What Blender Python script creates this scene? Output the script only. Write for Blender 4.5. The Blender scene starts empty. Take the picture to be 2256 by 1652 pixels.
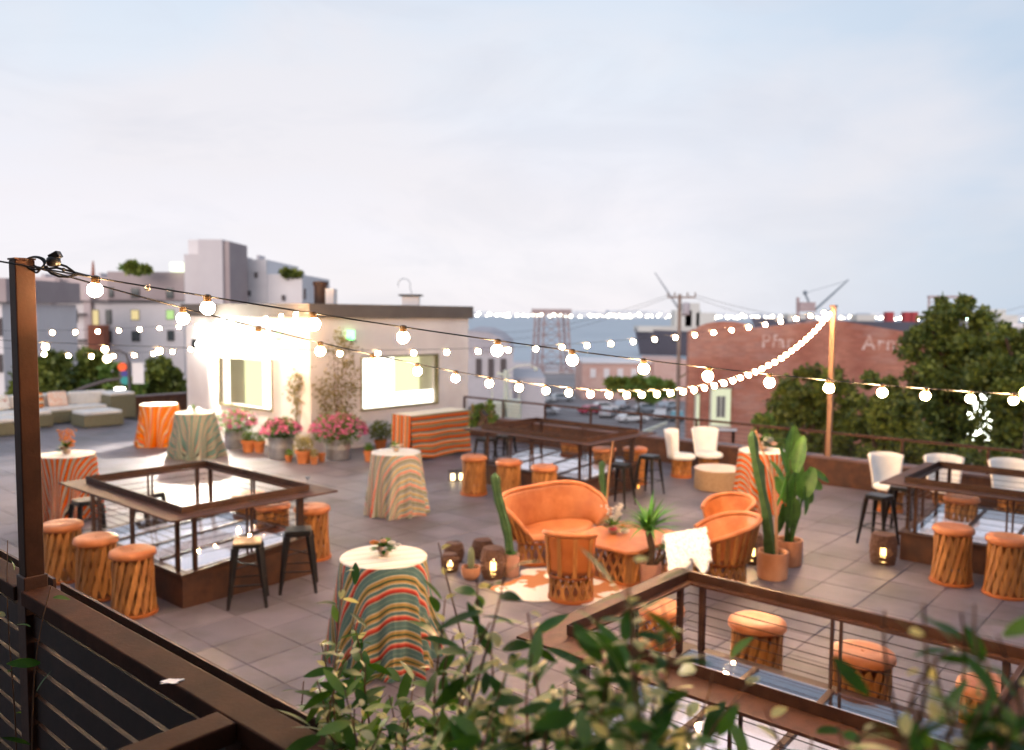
import bpy, math, random
import numpy as np
from mathutils import Vector, Matrix

SC = bpy.context.scene
COL = SC.collection
random.seed(7)
RNG = np.random.default_rng(11)
R = math.radians

# ------------------------------------------------------------------ camera
FPX, PITCH, ROLL, YAW, CAMH = 1852.8, .071529, .0084807, .852102, 3.45
f_ = Vector((0, math.cos(PITCH), -math.sin(PITCH)))
r_ = Vector((1, 0, 0)); u_ = r_.cross(f_)
CR = math.cos(ROLL) * r_ + math.sin(ROLL) * u_
CU = -math.sin(ROLL) * r_ + math.cos(ROLL) * u_
cam = bpy.data.cameras.new('camera'); camo = bpy.data.objects.new('camera', cam); COL.objects.link(camo)
m3 = Matrix((CR, CU, -f_)).transposed()
camo.matrix_world = Matrix.Translation((0, 0, CAMH)) @ m3.to_4x4()
cam.sensor_width = 36; cam.lens = FPX / 2255 * 36
cam.clip_start = .05; cam.clip_end = 30000
cam.dof.use_dof = True; cam.dof.focus_distance = 3.05; cam.dof.aperture_fstop = 2.2
cam.dof.aperture_blades = 0
SC.camera = camo

# ------------------------------------------------------------------ world
W = bpy.data.worlds.new('World'); SC.world = W; W.use_nodes = True
nt = W.node_tree; N = nt.nodes; L = nt.links; N.clear()
out = N.new('ShaderNodeOutputWorld')
tc = N.new('ShaderNodeTexCoord')
sep = N.new('ShaderNodeSeparateXYZ'); L.new(tc.outputs['Generated'], sep.inputs[0])
sky = N.new('ShaderNodeTexSky'); sky.sky_type = 'NISHITA'; sky.sun_disc = False
sky.sun_elevation = R(12); sky.sun_rotation = R(195)
mp = N.new('ShaderNodeMapping'); mp.inputs['Scale'].default_value = (1, 1, 2.6)
L.new(tc.outputs['Generated'], mp.inputs[0])
def noise(scale, detail, rough, dist=0):
    n = N.new('ShaderNodeTexNoise'); n.inputs['Scale'].default_value = scale
    n.inputs['Detail'].default_value = detail; n.inputs['Roughness'].default_value = rough
    n.inputs['Distortion'].default_value = dist; L.new(mp.outputs[0], n.inputs['Vector']); return n
def ramp(src, stops):
    r = N.new('ShaderNodeValToRGB'); L.new(src, r.inputs[0]); e = r.color_ramp.elements
    while len(e) < len(stops): e.new(.5)
    for i, (p, c) in enumerate(stops):
        e[i].position = p; e[i].color = (*c, 1)
    return r
def mixc(fac, a, b):
    m = N.new('ShaderNodeMix'); m.data_type = 'RGBA'
    for k, s in ((0, fac), (6, a), (7, b)):
        if hasattr(s, 'links'): L.new(s, m.inputs[k])
        elif k: m.inputs[k].default_value = (*s, 1)
        else: m.inputs[0].default_value = s
    return m.outputs[2]
base = ramp(sep.outputs['Z'], [(0, (.80, .77, .81)), (.12, (.78, .755, .81)), (.27, (.66, .71, .79)), (.45, (.50, .62, .76)), (1, (.38, .5, .68))])
azi = ramp(sep.outputs['X'], [(.15, (0, 0, 0)), (.62, (1, 1, 1))])      # bluer away from the sunset side
c1 = mixc(azi.outputs[0], base.outputs[0], (.40, .51, .65))
n1 = noise(1.9, 5, .5, .3); cl = ramp(n1.outputs[0], [(.46, (0, 0, 0)), (.64, (1, 1, 1))])
mf = N.new('ShaderNodeMath'); mf.operation = 'MULTIPLY'; L.new(cl.outputs[0], mf.inputs[0]); mf.inputs[1].default_value = .62
c2 = mixc(mf.outputs[0], c1, (.76, .715, .735))
n2 = noise(4.2, 8, .62, .6); cl2 = ramp(n2.outputs[0], [(.47, (0, 0, 0)), (.66, (1, 1, 1))])
mf2 = N.new('ShaderNodeMath'); mf2.operation = 'MULTIPLY'; L.new(cl2.outputs[0], mf2.inputs[0]); mf2.inputs[1].default_value = .30
c3 = mixc(mf2.outputs[0], c2, (.56, .575, .65))
bg1 = N.new('ShaderNodeBackground'); L.new(c3, bg1.inputs[0]); bg1.inputs[1].default_value = .87
bg2 = N.new('ShaderNodeBackground'); L.new(sky.outputs[0], bg2.inputs[0]); bg2.inputs[1].default_value = .05
ad = N.new('ShaderNodeMixShader'); ad.inputs[0].default_value = .12
L.new(bg1.outputs[0], ad.inputs[1]); L.new(bg2.outputs[0], ad.inputs[2]); L.new(ad.outputs[0], out.inputs[0])

sun = bpy.data.lights.new('sun', 'SUN'); sun.energy = 1.4; sun.angle = R(30); sun.color = (1, .87, .82)
suno = bpy.data.objects.new('sun', sun); COL.objects.link(suno)
suno.rotation_euler = (R(78), 0, R(-15))      # the afterglow behind the taller house
SC.view_settings.view_transform = 'Standard'; SC.view_settings.look = 'None'
SC.view_settings.exposure = 0.58; SC.view_settings.gamma = 1
SC.render.engine = 'CYCLES'
SC.cycles.use_denoising = True
SC.cycles.max_bounces = 6; SC.cycles.diffuse_bounces = 3; SC.cycles.glossy_bounces = 3
SC.cycles.transmission_bounces = 4; SC.cycles.transparent_max_bounces = 12
SC.cycles.sample_clamp_indirect = 3; SC.cycles.caustics_reflective = False; SC.cycles.caustics_refractive = False

# ------------------------------------------------------------------ places
VA = Vector((-math.sin(YAW), math.cos(YAW), 0))      # deck grid direction a (away, left)
VB = Vector((math.cos(YAW), math.sin(YAW), 0))       # deck grid direction b (away, right)
def ab(a, b, z=0): return VA * a + VB * b + Vector((0, 0, z))
def to_ab(p): return p.dot(VA), p.dot(VB)
def ray(u, v): return CR * (u - 1127.5) + CU * (826 - v) + f_ * FPX
def G(u, v, z=0):
    d = ray(u, v); t = (z - CAMH) / d.z; return Vector((0, 0, CAMH)) + d * t
def D(u, v, y):
    d = ray(u, v); return Vector((0, 0, CAMH)) + d * (y / d.y)
def onB(u, v, b):
    d = ray(u, v); return Vector((0, 0, CAMH)) + d * (b / d.dot(VB))
def onA(u, v, a):
    d = ray(u, v); return Vector((0, 0, CAMH)) + d * (a / d.dot(VA))
def flat(p, z=0): return Vector((p.x, p.y, z))

# ------------------------------------------------------------------ mesh builder
class MB:
    def __init__(s): s.v = []; s.f = []
    def add(s, vs, fs):
        n = len(s.v); s.v += [tuple(x) for x in vs]; s.f += [tuple(i + n for i in q) for q in fs]; return s
    def box(s, c, d, M=None, taper=1.0):
        c = Vector(c); hx, hy, hz = d[0] / 2, d[1] / 2, d[2] / 2; vs = []
        for z in (-hz, hz):
            k = taper if z < 0 else 1
            for x, y in ((-hx, -hy), (hx, -hy), (hx, hy), (-hx, hy)):
                p = Vector((x * k, y * k, z)); vs.append(c + (M @ p if M else p))
        return s.add(vs, [(3, 2, 1, 0), (4, 5, 6, 7), (0, 1, 5, 4), (1, 2, 6, 5), (2, 3, 7, 6), (3, 0, 4, 7)])
    def bar(s, p0, p1, w, h=None, up=(0, 0, 1), w1=None, h1=None):
        p0, p1 = Vector(p0), Vector(p1); h = w if h is None else h; w1 = w if w1 is None else w1; h1 = h if h1 is None else h1
        d = (p1 - p0).normalized(); up = Vector(up)
        if abs(d.dot(up)) > .98: up = Vector((0, 1, 0)) if abs(d.y) < .9 else Vector((1, 0, 0))
        x = d.cross(up).normalized(); y = x.cross(d)
        vs = [p0 + x * (i * w / 2) + y * (j * h / 2) for i, j in ((-1, -1), (1, -1), (1, 1), (-1, 1))]
        vs += [p1 + x * (i * w1 / 2) + y * (j * h1 / 2) for i, j in ((-1, -1), (1, -1), (1, 1), (-1, 1))]
        return s.add(vs, [(3, 2, 1, 0), (4, 5, 6, 7), (0, 1, 5, 4), (1, 2, 6, 5), (2, 3, 7, 6), (3, 0, 4, 7)])
    def tube(s, pts, r, n=6, closed=False, caps=True):
        pts = [Vector(p) for p in pts]; m = len(pts); rs = r if isinstance(r, (list, tuple)) else [r] * m
        x = None; vs = []
        for i, p in enumerate(pts):
            a = pts[(i - 1) % m] if (closed or i) else p; b = pts[(i + 1) % m] if (closed or i < m - 1) else p
            d = (b - a); d = d.normalized() if d.length > 1e-9 else Vector((0, 0, 1))
            if x is None:
                x = d.cross(Vector((0, 0, 1)));
                if x.length < .1: x = d.cross(Vector((0, 1, 0)))
            x = (x - d * x.dot(d)); x.normalize(); y = d.cross(x)
            vs += [p + (x * math.cos(t) + y * math.sin(t)) * rs[i] for t in (2 * math.pi * k / n for k in range(n))]
        fs = []
        for i in range(m if closed else m - 1):
            j = (i + 1) % m
            fs += [(i * n + k, i * n + (k + 1) % n, j * n + (k + 1) % n, j * n + k) for k in range(n)]
        if caps and not closed: fs += [tuple(range(n - 1, -1, -1)), tuple((m - 1) * n + k for k in range(n))]
        return s.add(vs, fs)
    def lathe(s, prof, n=16, c=(0, 0, 0), wob=None, sx=1, sy=1):
        c = Vector(c); vs = []; fs = []; m = len(prof)
        for i, (r, z) in enumerate(prof):
            for k in range(n):
                t = 2 * math.pi * k / n; q = r * (wob(t, i / (m - 1)) if wob else 1)
                vs.append(c + Vector((q * math.cos(t) * sx, q * math.sin(t) * sy, z)))
        for i in range(m - 1):
            for k in range(n):
                fs.append((i * n + k, i * n + (k + 1) % n, (i + 1) * n + (k + 1) % n, (i + 1) * n + k))
        if prof[0][0] > 1e-5: fs.append(tuple(range(n - 1, -1, -1)))
        if prof[-1][0] > 1e-5: fs.append(tuple((m - 1) * n + k for k in range(n)))
        return s.add(vs, fs)
    def ball(s, c, r, n=10, m=7, sz=1):
        return s.lathe([(max(1e-6, r * math.sin(math.pi * i / m)), -r * sz * math.cos(math.pi * i / m)) for i in range(m + 1)], n, c)
    def grid(s, fn, nu, nv, closed=False):
        vs = [fn(i / nu, j / nv) for i in range(nu if closed else nu + 1) for j in range(nv + 1)]
        fs = []
        for i in range(nu):
            i2 = (i + 1) % nu if closed else i + 1
            for j in range(nv): fs.append((i * (nv + 1) + j, i2 * (nv + 1) + j, i2 * (nv + 1) + j + 1, i * (nv + 1) + j + 1))
        return s.add(vs, fs)
    def prism(s, poly, z0, z1):
        n = len(poly); vs = [(x, y, z0) for x, y in poly] + [(x, y, z1) for x, y in poly]
        return s.add(vs, [tuple(range(n - 1, -1, -1)), tuple(range(n, 2 * n))] + [(i, (i + 1) % n, (i + 1) % n + n, i + n) for i in range(n)])
    def build(s, name, mat, parent=None, smooth=False, loc=None, rz=None, solid=0, bevel=0):
        me = bpy.data.meshes.new(name); me.from_pydata(s.v, [], s.f); me.update()
        if smooth:
            me.polygons.foreach_set('use_smooth', [True] * len(me.polygons))
            me.set_sharp_from_angle(angle=R(50))
        if mat: me.materials.append(mat)
        o = bpy.data.objects.new(name, me); COL.objects.link(o)
        if parent: o.parent = parent
        if loc is not None: o.location = loc
        if rz is not None: o.rotation_euler = (0, 0, rz)
        if solid:
            q = o.modifiers.new('thickness', 'SOLIDIFY'); q.thickness = solid; q.offset = 0
        if bevel:
            q = o.modifiers.new('bevel', 'BEVEL'); q.width = bevel; q.segments = 2
        return o
def thing(name, label, cat, loc=(0, 0, 0), rz=0, group=None):
    o = bpy.data.objects.new(name, None); COL.objects.link(o); o.location = loc; o.rotation_euler = (0, 0, rz)
    o.empty_display_size = .1
    return tag(o, label, cat, group)
def tag(o, label, cat, group=None):
    o['label'] = label; o['category'] = cat
    if group: o['group'] = group
    return o
def struct(o): o['kind'] = 'structure'; return o
def stuff(o): o['kind'] = 'stuff'; return o
def inst(o, parent, loc=None, rot=None, mat=None):
    c = o.copy(); COL.objects.link(c); c.parent = parent
    if loc is not None: c.location = loc
    if rot is not None: c.rotation_euler = rot
    return c
def copy_tree(root, label, loc, rz, group=None, scale=None):
    r = root.copy(); COL.objects.link(r); r.location = loc; r.rotation_euler = (0, 0, rz); r['label'] = label
    if group: r['group'] = group
    if scale: r.scale = (scale,) * 3
    for ch in list(root.children):
        c = ch.copy(); COL.objects.link(c); c.parent = r
        for g in ch.children:
            d = g.copy(); COL.objects.link(d); d.parent = c
    return r

# ------------------------------------------------------------------ materials
def M(name, c1, c2=None, scale=6, rough=.6, metal=0, bump=0, bscale=None, detail=5, vary=0, emit=None, es=0,
      transl=0, stretch=None, spec=.5, c3=None, c3scale=1.5, c3amt=.5, island=False, coord='Object', coat=0, sheen=0, lo=.35, hi=.65):
    m = bpy.data.materials.new(name); m.use_nodes = True; t = m.node_tree; n = t.nodes; l = t.links
    b = n['Principled BSDF']; b.inputs['Roughness'].default_value = rough; b.inputs['Metallic'].default_value = metal
    b.inputs['Specular IOR Level'].default_value = spec; b.inputs['Coat Weight'].default_value = coat
    if sheen: b.inputs['Sheen Weight'].default_value = sheen
    tcn = n.new('ShaderNodeTexCoord'); mpn = n.new('ShaderNodeMapping')
    if coord == 'World': l.new(n.new('ShaderNodeNewGeometry').outputs['Position'], mpn.inputs[0])
    else: l.new(tcn.outputs[coord], mpn.inputs[0])
    if stretch: mpn.inputs['Scale'].default_value = stretch
    def mx(fac, a, bb):
        q = n.new('ShaderNodeMix'); q.data_type = 'RGBA'
        for k, s in ((0, fac), (6, a), (7, bb)):
            if hasattr(s, 'links'): l.new(s, q.inputs[k])
            elif k: q.inputs[k].default_value = (*s, 1)
            else: q.inputs[0].default_value = s
        return q.outputs[2]
    def nz(sc, de=detail):
        q = n.new('ShaderNodeTexNoise'); q.inputs['Scale'].default_value = sc; q.inputs['Detail'].default_value = de
        q.inputs['Roughness'].default_value = .6; l.new(mpn.outputs[0], q.inputs['Vector']); return q
    def mr(src, a, bb, c=0, d=1):
        q = n.new('ShaderNodeMapRange'); l.new(src, q.inputs[0]); q.inputs[1].default_value = a; q.inputs[2].default_value = bb
        q.inputs[3].default_value = c; q.inputs[4].default_value = d; return q.outputs[0]
    col = c1
    if c2:
        if island:
            g = n.new('ShaderNodeNewGeometry'); col = mx(g.outputs['Random Per Island'], c1, c2)
        else:
            col = mx(mr(nz(scale).outputs[0], lo, hi), c1, c2)
    if c3: col = mx(mr(nz(c3scale).outputs[0], .45, .7, 0, c3amt), col, c3)
    if vary:
        oi = n.new('ShaderNodeObjectInfo'); hs = n.new('ShaderNodeHueSaturation')
        l.new(mr(oi.outputs['Random'], 0, 1, 1 - vary, 1 + vary), hs.inputs['Value'])
        if hasattr(col, 'links'): l.new(col, hs.inputs['Color'])
        else: hs.inputs['Color'].default_value = (*col, 1)
        col = hs.outputs[0]
    if hasattr(col, 'links'): l.new(col, b.inputs['Base Color'])
    else: b.inputs['Base Color'].default_value = (*col, 1)
    if bump:
        bp = n.new('ShaderNodeBump'); bp.inputs['Strength'].default_value = bump; bp.inputs['Distance'].default_value = .01
        l.new(nz(bscale or scale * 3, 6).outputs[0], bp.inputs['Height']); l.new(bp.outputs[0], b.inputs['Normal'])
    if emit: b.inputs['Emission Color'].default_value = (*emit, 1); b.inputs['Emission Strength'].default_value = es
    if transl:
        tr = n.new('ShaderNodeBsdfTranslucent'); ms = n.new('ShaderNodeMixShader'); ms.inputs[0].default_value = transl
        if hasattr(col, 'links'): l.new(col, tr.inputs[0])
        else: tr.inputs[0].default_value = (*col, 1)
        o = n['Material Output']; l.new(b.outputs[0], ms.inputs[1]); l.new(tr.outputs[0], ms.inputs[2]); l.new(ms.outputs[0], o.inputs[0])
    return m
def stripes(name, bands, period, axis='X', rough=.9, wobble=.003, sat=1.0, weave=.25):
    m = M(name, (1, 1, 1), rough=rough, bump=.3, bscale=120, spec=.15); t = m.node_tree; n = t.nodes; l = t.links
    uv = n.new('ShaderNodeUVMap'); sp = n.new('ShaderNodeSeparateXYZ'); l.new(uv.outputs[0], sp.inputs[0])
    dv = n.new('ShaderNodeMath'); dv.operation = 'DIVIDE'; l.new(sp.outputs[axis], dv.inputs[0]); dv.inputs[1].default_value = period
    fr = n.new('ShaderNodeMath'); fr.operation = 'FRACT'; l.new(dv.outputs[0], fr.inputs[0])
    r = n.new('ShaderNodeValToRGB'); l.new(fr.outputs[0], r.inputs[0]); r.color_ramp.interpolation = 'CONSTANT'
    tot = sum(w for w, c in bands); e = r.color_ramp.elements; p = 0
    while len(e) < len(bands): e.new(.99)
    for i, (w, c) in enumerate(bands):
        e[i].position = p / tot; e[i].color = (*c, 1); p += w
    nz = n.new('ShaderNodeTexNoise'); nz.inputs['Scale'].default_value = 90; nz.inputs['Detail'].default_value = 2
    l.new(uv.outputs[0], nz.inputs['Vector'])
    hs = n.new('ShaderNodeHueSaturation'); mr = n.new('ShaderNodeMapRange'); l.new(nz.outputs[0], mr.inputs[0])
    mr.inputs[1].default_value = .3; mr.inputs[2].default_value = .7; mr.inputs[3].default_value = 1 - weave; mr.inputs[4].default_value = 1 + weave
    l.new(mr.outputs[0], hs.inputs['Value']); hs.inputs['Saturation'].default_value = sat
    l.new(r.outputs[0], hs.inputs['Color']); l.new(hs.outputs[0], n['Principled BSDF'].inputs['Base Color'])
    return m
def emitter(name, c, s):
    m = bpy.data.materials.new(name); m.use_nodes = True; t = m.node_tree; t.nodes.clear()
    e = t.nodes.new('ShaderNodeEmission'); e.inputs[0].default_value = (*c, 1); e.inputs[1].default_value = s
    o = t.nodes.new('ShaderNodeOutputMaterial'); t.links.new(e.outputs[0], o.inputs[0]); return m

m_tile = M('paver_grey', (.142, .122, .150), (.178, .155, .178), 2.2, .46, bump=.3, bscale=60, vary=.17, c3=(.075, .062, .062), c3scale=.9, c3amt=.9, coord='World')
m_tilef = M('paver_grey_far', (.135, .12, .148), (.182, .162, .186), 3, .46, bump=.3, bscale=60, island=True, c3=(.075, .062, .062), c3scale=.9, c3amt=.8, coord='World')
m_joint = M('deck_joint', (.035, .032, .03), (.05, .045, .04), 5, .9)
m_rust = M('rusted_steel', (.06, .024, .014), (.12, .045, .021), 5, .75, bump=.35, bscale=40, c3=(.05, .025, .018), c3scale=2, c3amt=.8)
m_rustd = M('dark_brown_steel', (.034, .014, .009), (.062, .026, .015), 7, .5, metal=.0, spec=.35, bump=.15, bscale=50, c3=(.11, .05, .03), c3scale=3, c3amt=.4)
m_rail = M('bronze_painted_steel', (.048, .018, .010), (.088, .034, .019), 12, .55, metal=0, spec=.3, bump=.2, bscale=120, c3=(.03, .013, .01), c3scale=3, c3amt=.5)
m_black = M('black_metal', (.006, .006, .007), (.012, .011, .011), 10, .38, metal=0, spec=.4, bump=.05)
m_cable = M('steel_cable', (.05, .035, .03), rough=.4, metal=.7)
m_leath = M('orange_leather', (.50, .15, .04), (.64, .235, .085), 4, .45, bump=.45, bscale=22, vary=.14, c3=(.36, .09, .022), c3scale=2.6, c3amt=.75, coord='World')
m_leathd = M('tan_leather', (.42, .115, .022), (.52, .155, .036), 4, .5, bump=.2, bscale=30, c3=(.26, .07, .02), c3scale=2, c3amt=.6)
m_slat = M('cedar_strip', (.36, .135, .032), (.54, .24, .066), 9, .6, bump=.35, bscale=60, vary=.34, stretch=(3, 3, .5), c3=(.17, .055, .015), c3scale=4, c3amt=.7, coord='World')
m_white = M('white_cloth', (.80, .77, .74), (.88, .85, .82), 4, .9, bump=.15, bscale=60, sheen=.3)
m_fur = M('sheepskin', (.88, .86, .82), (.92, .90, .87), 30, .95, bump=.1, bscale=40, sheen=.5)
m_wick = M('woven_wicker', (.07, .03, .022), (.14, .07, .05), 40, .8, bump=.8, bscale=90)
m_wickl = M('pale_seagrass', (.42, .27, .15), (.55, .38, .24), 30, .85, bump=1, bscale=70)
m_terra = M('terracotta', (.55, .23, .115), (.66, .31, .17), 4, .8, bump=.15, bscale=40, c3=(.66, .4, .27), c3scale=1.6, c3amt=.45)
m_terra2 = M('orange_terracotta', (.55, .17, .05), (.66, .24, .08), 5, .8, bump=.15)
m_pinkpot = M('pink_clay', (.66, .34, .24), (.72, .4, .3), 3, .8)
m_galv = M('galvanised_steel', (.45, .45, .46), (.62, .62, .62), 7, .38, metal=.8, bump=.1)
m_soil = M('potting_soil', (.05, .03, .02), (.12, .08, .04), 30, .95, bump=1)
m_stucco = M('white_stucco', (.74, .68, .66), (.80, .74, .715), 1.2, .85, bump=.3, bscale=30, c3=(.62, .55, .53), c3scale=.8, c3amt=.6)
m_fascia = M('brown_grey_fascia', (.115, .095, .082), (.145, .12, .105), 1.5, .7, bump=.1)
m_glass = M('skylight_glass', (.33, .33, .40), (.40, .39, .44), .8, .06, spec=.9, coat=.6)
def glassmat():
    m = bpy.data.materials.new('clear_skylight_glass'); m.use_nodes = True; t = m.node_tree; n = t.nodes; l = t.links; n.clear()
    o = n.new('ShaderNodeOutputMaterial'); tr = n.new('ShaderNodeBsdfTransparent'); tr.inputs[0].default_value = (.86, .86, .9, 1)
    g = n.new('ShaderNodeBsdfGlossy'); g.inputs['Roughness'].default_value = .03; g.inputs[0].default_value = (.95, .96, 1, 1)
    lw = n.new('ShaderNodeLayerWeight'); lw.inputs[0].default_value = .5; pw = n.new('ShaderNodeMath'); pw.operation = 'POWER'; l.new(lw.outputs['Facing'], pw.inputs[0]); pw.inputs[1].default_value = 3.0; fr = n.new('ShaderNodeMath'); fr.operation = 'MULTIPLY_ADD'; l.new(pw.outputs[0], fr.inputs[0]); fr.inputs[1].default_value = .62; fr.inputs[2].default_value = .10; tcn = n.new('ShaderNodeTexCoord')
    nz = n.new('ShaderNodeTexNoise'); nz.inputs['Scale'].default_value = 2.5; l.new(tcn.outputs['Object'], nz.inputs['Vector']); bp = n.new('ShaderNodeBump'); bp.inputs['Strength'].default_value = .05; bp.inputs['Distance'].default_value = .02
    l.new(nz.outputs[0], bp.inputs['Height']); l.new(bp.outputs[0], g.inputs['Normal'])
    mx = n.new('ShaderNodeMixShader'); l.new(fr.outputs[0], mx.inputs[0]); l.new(tr.outputs[0], mx.inputs[1]); l.new(g.outputs[0], mx.inputs[2]); l.new(mx.outputs[0], o.inputs[0]); return m
m_glass = glassmat()
m_glassw = M('skylight_glow_panel', (.78, .72, .70), (.82, .78, .76), 2, .5, emit=(1, .9, .86), es=.5)  # added panel that glows, so the glass above it reads bright
m_leafd = M('dark_leaf', (.022, .075, .006), (.075, .18, .016), 3, .5, vary=.4, transl=.3, spec=.22)
m_leafm = M('green_leaf', (.07, .17, .014), (.19, .30, .03), 3, .42, vary=.3, transl=.3)
m_leafc = M('cream_young_leaf', (.60, .54, .14), (.82, .76, .42), 3, .5, vary=.25, transl=.35)
m_stem = M('brown_stem', (.13, .06, .03), (.2, .1, .05), 8, .7)
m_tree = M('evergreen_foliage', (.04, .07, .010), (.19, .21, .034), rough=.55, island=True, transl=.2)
m_treel = M('bright_foliage', (.09, .17, .03), (.2, .3, .06), rough=.55, island=True, transl=.3)  # brighter green, tone varies per leaf
m_bark = M('bark', (.06, .035, .022), (.11, .07, .045), 6, .9, bump=.6)
m_cactus = M('cactus_green', (.03, .09, .03), (.06, .14, .045), 9, .6, bump=.4)
m_cactusg = M('pale_cactus', (.16, .2, .11), (.24, .27, .16), 14, .7, bump=.5)
m_bop = M('banana_leaf', (.03, .10, .022), (.09, .21, .04), 5, .4, vary=.4, transl=.3, spec=.6)
m_agave = M('bright_agave', (.06, .24, .03), (.16, .38, .06), 4, .45, vary=.3, transl=.25)
m_pink = M('pink_petals', (.68, .10, .26), (.85, .30, .46), rough=.7, island=True, transl=.2)
m_bulb = emitter('lit_bulb', (1, .58, .26), 330)
m_bulbm = emitter('lit_bulb_mid', (1, .59, .27), 900)
m_bulbf = emitter('lit_bulb_far', (1, .61, .30), 760)
m_candle = emitter('candle_glow', (1, .62, .2), 6)
m_flame = emitter('candle_flame', (1, .8, .45), 25)
m_winw = emitter('bright_blind', (1, .97, .82), 2.6)
m_winy = emitter('lit_room_wall', (.85, .85, .46), 1.0)
m_winy2 = emitter('lit_room_wall_deep', (.66, .70, .38), .8)
m_flood = emitter('floodlight_lens', (1, .97, .88), 160)
m_green = emitter('green_lamp', (.25, 1, .35), 2.5)

def uvcloth(o, uvs):
    me = o.data; l = me.uv_layers.new(name='UVMap')
    arr = np.zeros(len(me.loops) * 2); vi = np.zeros(len(me.loops), int); me.loops.foreach_get('vertex_index', vi)
    u = np.array(uvs)[vi]; l.data.foreach_set('uv', u.ravel())

# ================================================================== SETTING
Z_ST = -11.5
gx = MB().add([(-900, -60, Z_ST), (900, -60, Z_ST), (900, 262, Z_ST), (-900, 262, Z_ST)], [(0, 1, 2, 3)])
struct(gx.build('ground', M('street_asphalt', (.20, .175, .18), (.30, .27, .27), .05, .9, bump=.1, bscale=.5, c3=(.22, .19, .18), c3scale=.02, c3amt=.6, coord='Object')))  # asphalt colour raised to mimic haze over the middle distance
wt = MB().add([(-15000, 262, Z_ST - 1.5), (15000, 262, Z_ST - 1.5), (15000, 9000, Z_ST - 1.5), (-15000, 9000, Z_ST - 1.5)], [(0, 1, 2, 3)])
struct(wt.build('bay_water', M('bay_water', (.34, .39, .44), (.40, .45, .50), .02, .5, bump=.4, bscale=.25, spec=.5)))  # water colour paled, the hazy look is put into the base tone
struct(MB().box((0, 261.5, Z_ST - 1), (1800, 1.2, 2.2)).build('quay_edge', M('quay_concrete', (.2, .18, .17), (.28, .25, .24), .1, .9)))
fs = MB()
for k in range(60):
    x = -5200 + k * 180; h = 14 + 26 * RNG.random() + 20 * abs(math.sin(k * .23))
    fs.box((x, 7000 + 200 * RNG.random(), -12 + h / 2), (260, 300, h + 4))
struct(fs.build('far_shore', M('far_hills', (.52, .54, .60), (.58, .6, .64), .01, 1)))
# lights strung along the opposite shore: a mass nobody would count
sl = MB()
for k in range(330):
    u = 1040 + (2240 - 1040) * RNG.random() if k > 70 else 200 + 860 * RNG.random()
    v = 693 + (u - 1127) * .0085 + RNG.normal(0, 1.6) + 1.2 - (3 if RNG.random() < .15 else 0)
    p = D(u, v, 6600); q = 3.2 + 6.5 * RNG.random() ** 2
    sl.ball(p, q, 6, 4)
stuff(sl.build('shore_lights', emitter('shore_light', (1, .86, .66), 16)))
sl = MB()
for (u, v) in ((2076, 716), (2132, 718), (2045, 716), (2130, 703), (2180, 706), (2218, 704), (2206, 705), (1762, 706), (2252, 704)):
    sl.ball(D(u, v, 500), .28, 6, 4)
stuff(sl.build('harbour_lights', emitter('harbour_light', (.55, 1, .8), 45)))

# the taller house behind the camera: keeps the sky off everything that faces the viewer
hs_ = MB()
hs_.box((-1, -4.3, (8.6 + Z_ST) / 2), (50, 5, 8.6 - Z_ST))
struct(hs_.build('house_wall', M('dark_house_wall', (.08, .07, .065), (.12, .1, .09), 1, .9)))
# building under the deck and the deck itself
A0, A1, B0, B1 = -7.0, 28.6, 1.12, 17.2
def gbox(mb, a0, a1, b0, b1, z0, z1):
    P = [ab(a0, b0), ab(a1, b0), ab(a1, b1), ab(a0, b1)]
    return mb.prism([(p.x, p.y) for p in (P[0], P[3], P[2], P[1])], z0, z1)
pod = MB(); gbox(pod, A0, A1, -6, B1 + .35, Z_ST, -.06)
struct(pod.build('building_below', m_stucco))
ter = MB(); gbox(ter, -7, 12, -5, 1.0, -.05, 1.42)
struct(ter.build('upper_terrace', M('terrace_concrete', (.12, .11, .11), (.17, .15, .15), 2, .85)))
deck = MB(); gbox(deck, A0, A1, B0 - .1, B1, -.055, -.028)
deck = struct(deck.build('deck', m_joint))
T = .6435; a_0, b_0 = 2.10 - 15 * T, 4.36 - 6 * T
cells = []
for i in range(0, 62):
    for j in range(0, 28):
        a, b = a_0 + (i + .5) * T, b_0 + (j + .5) * T
        if a < A0 or a > A1 - .2 or b < B0 or b > B1 - .25: continue
        if a > 17.3 and b > 12.3: continue
        p = ab(a, b); q = p - Vector((0, 0, CAMH)); dpt = q.dot(f_)
        if dpt < .5: continue
        u = 1127.5 + FPX * q.dot(CR) / dpt; v = 826 - FPX * q.dot(CU) / dpt
        vis = -60 < u < 2320 and v < 1720
        cells.append((0 if vis else 1, p.length, p))
cells.sort(key=lambda c: (c[0], c[1]))
tile = None; far = MB(); hw = T / 2 - .004
Mz = Matrix.Rotation(YAW, 3, 'Z')
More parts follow.
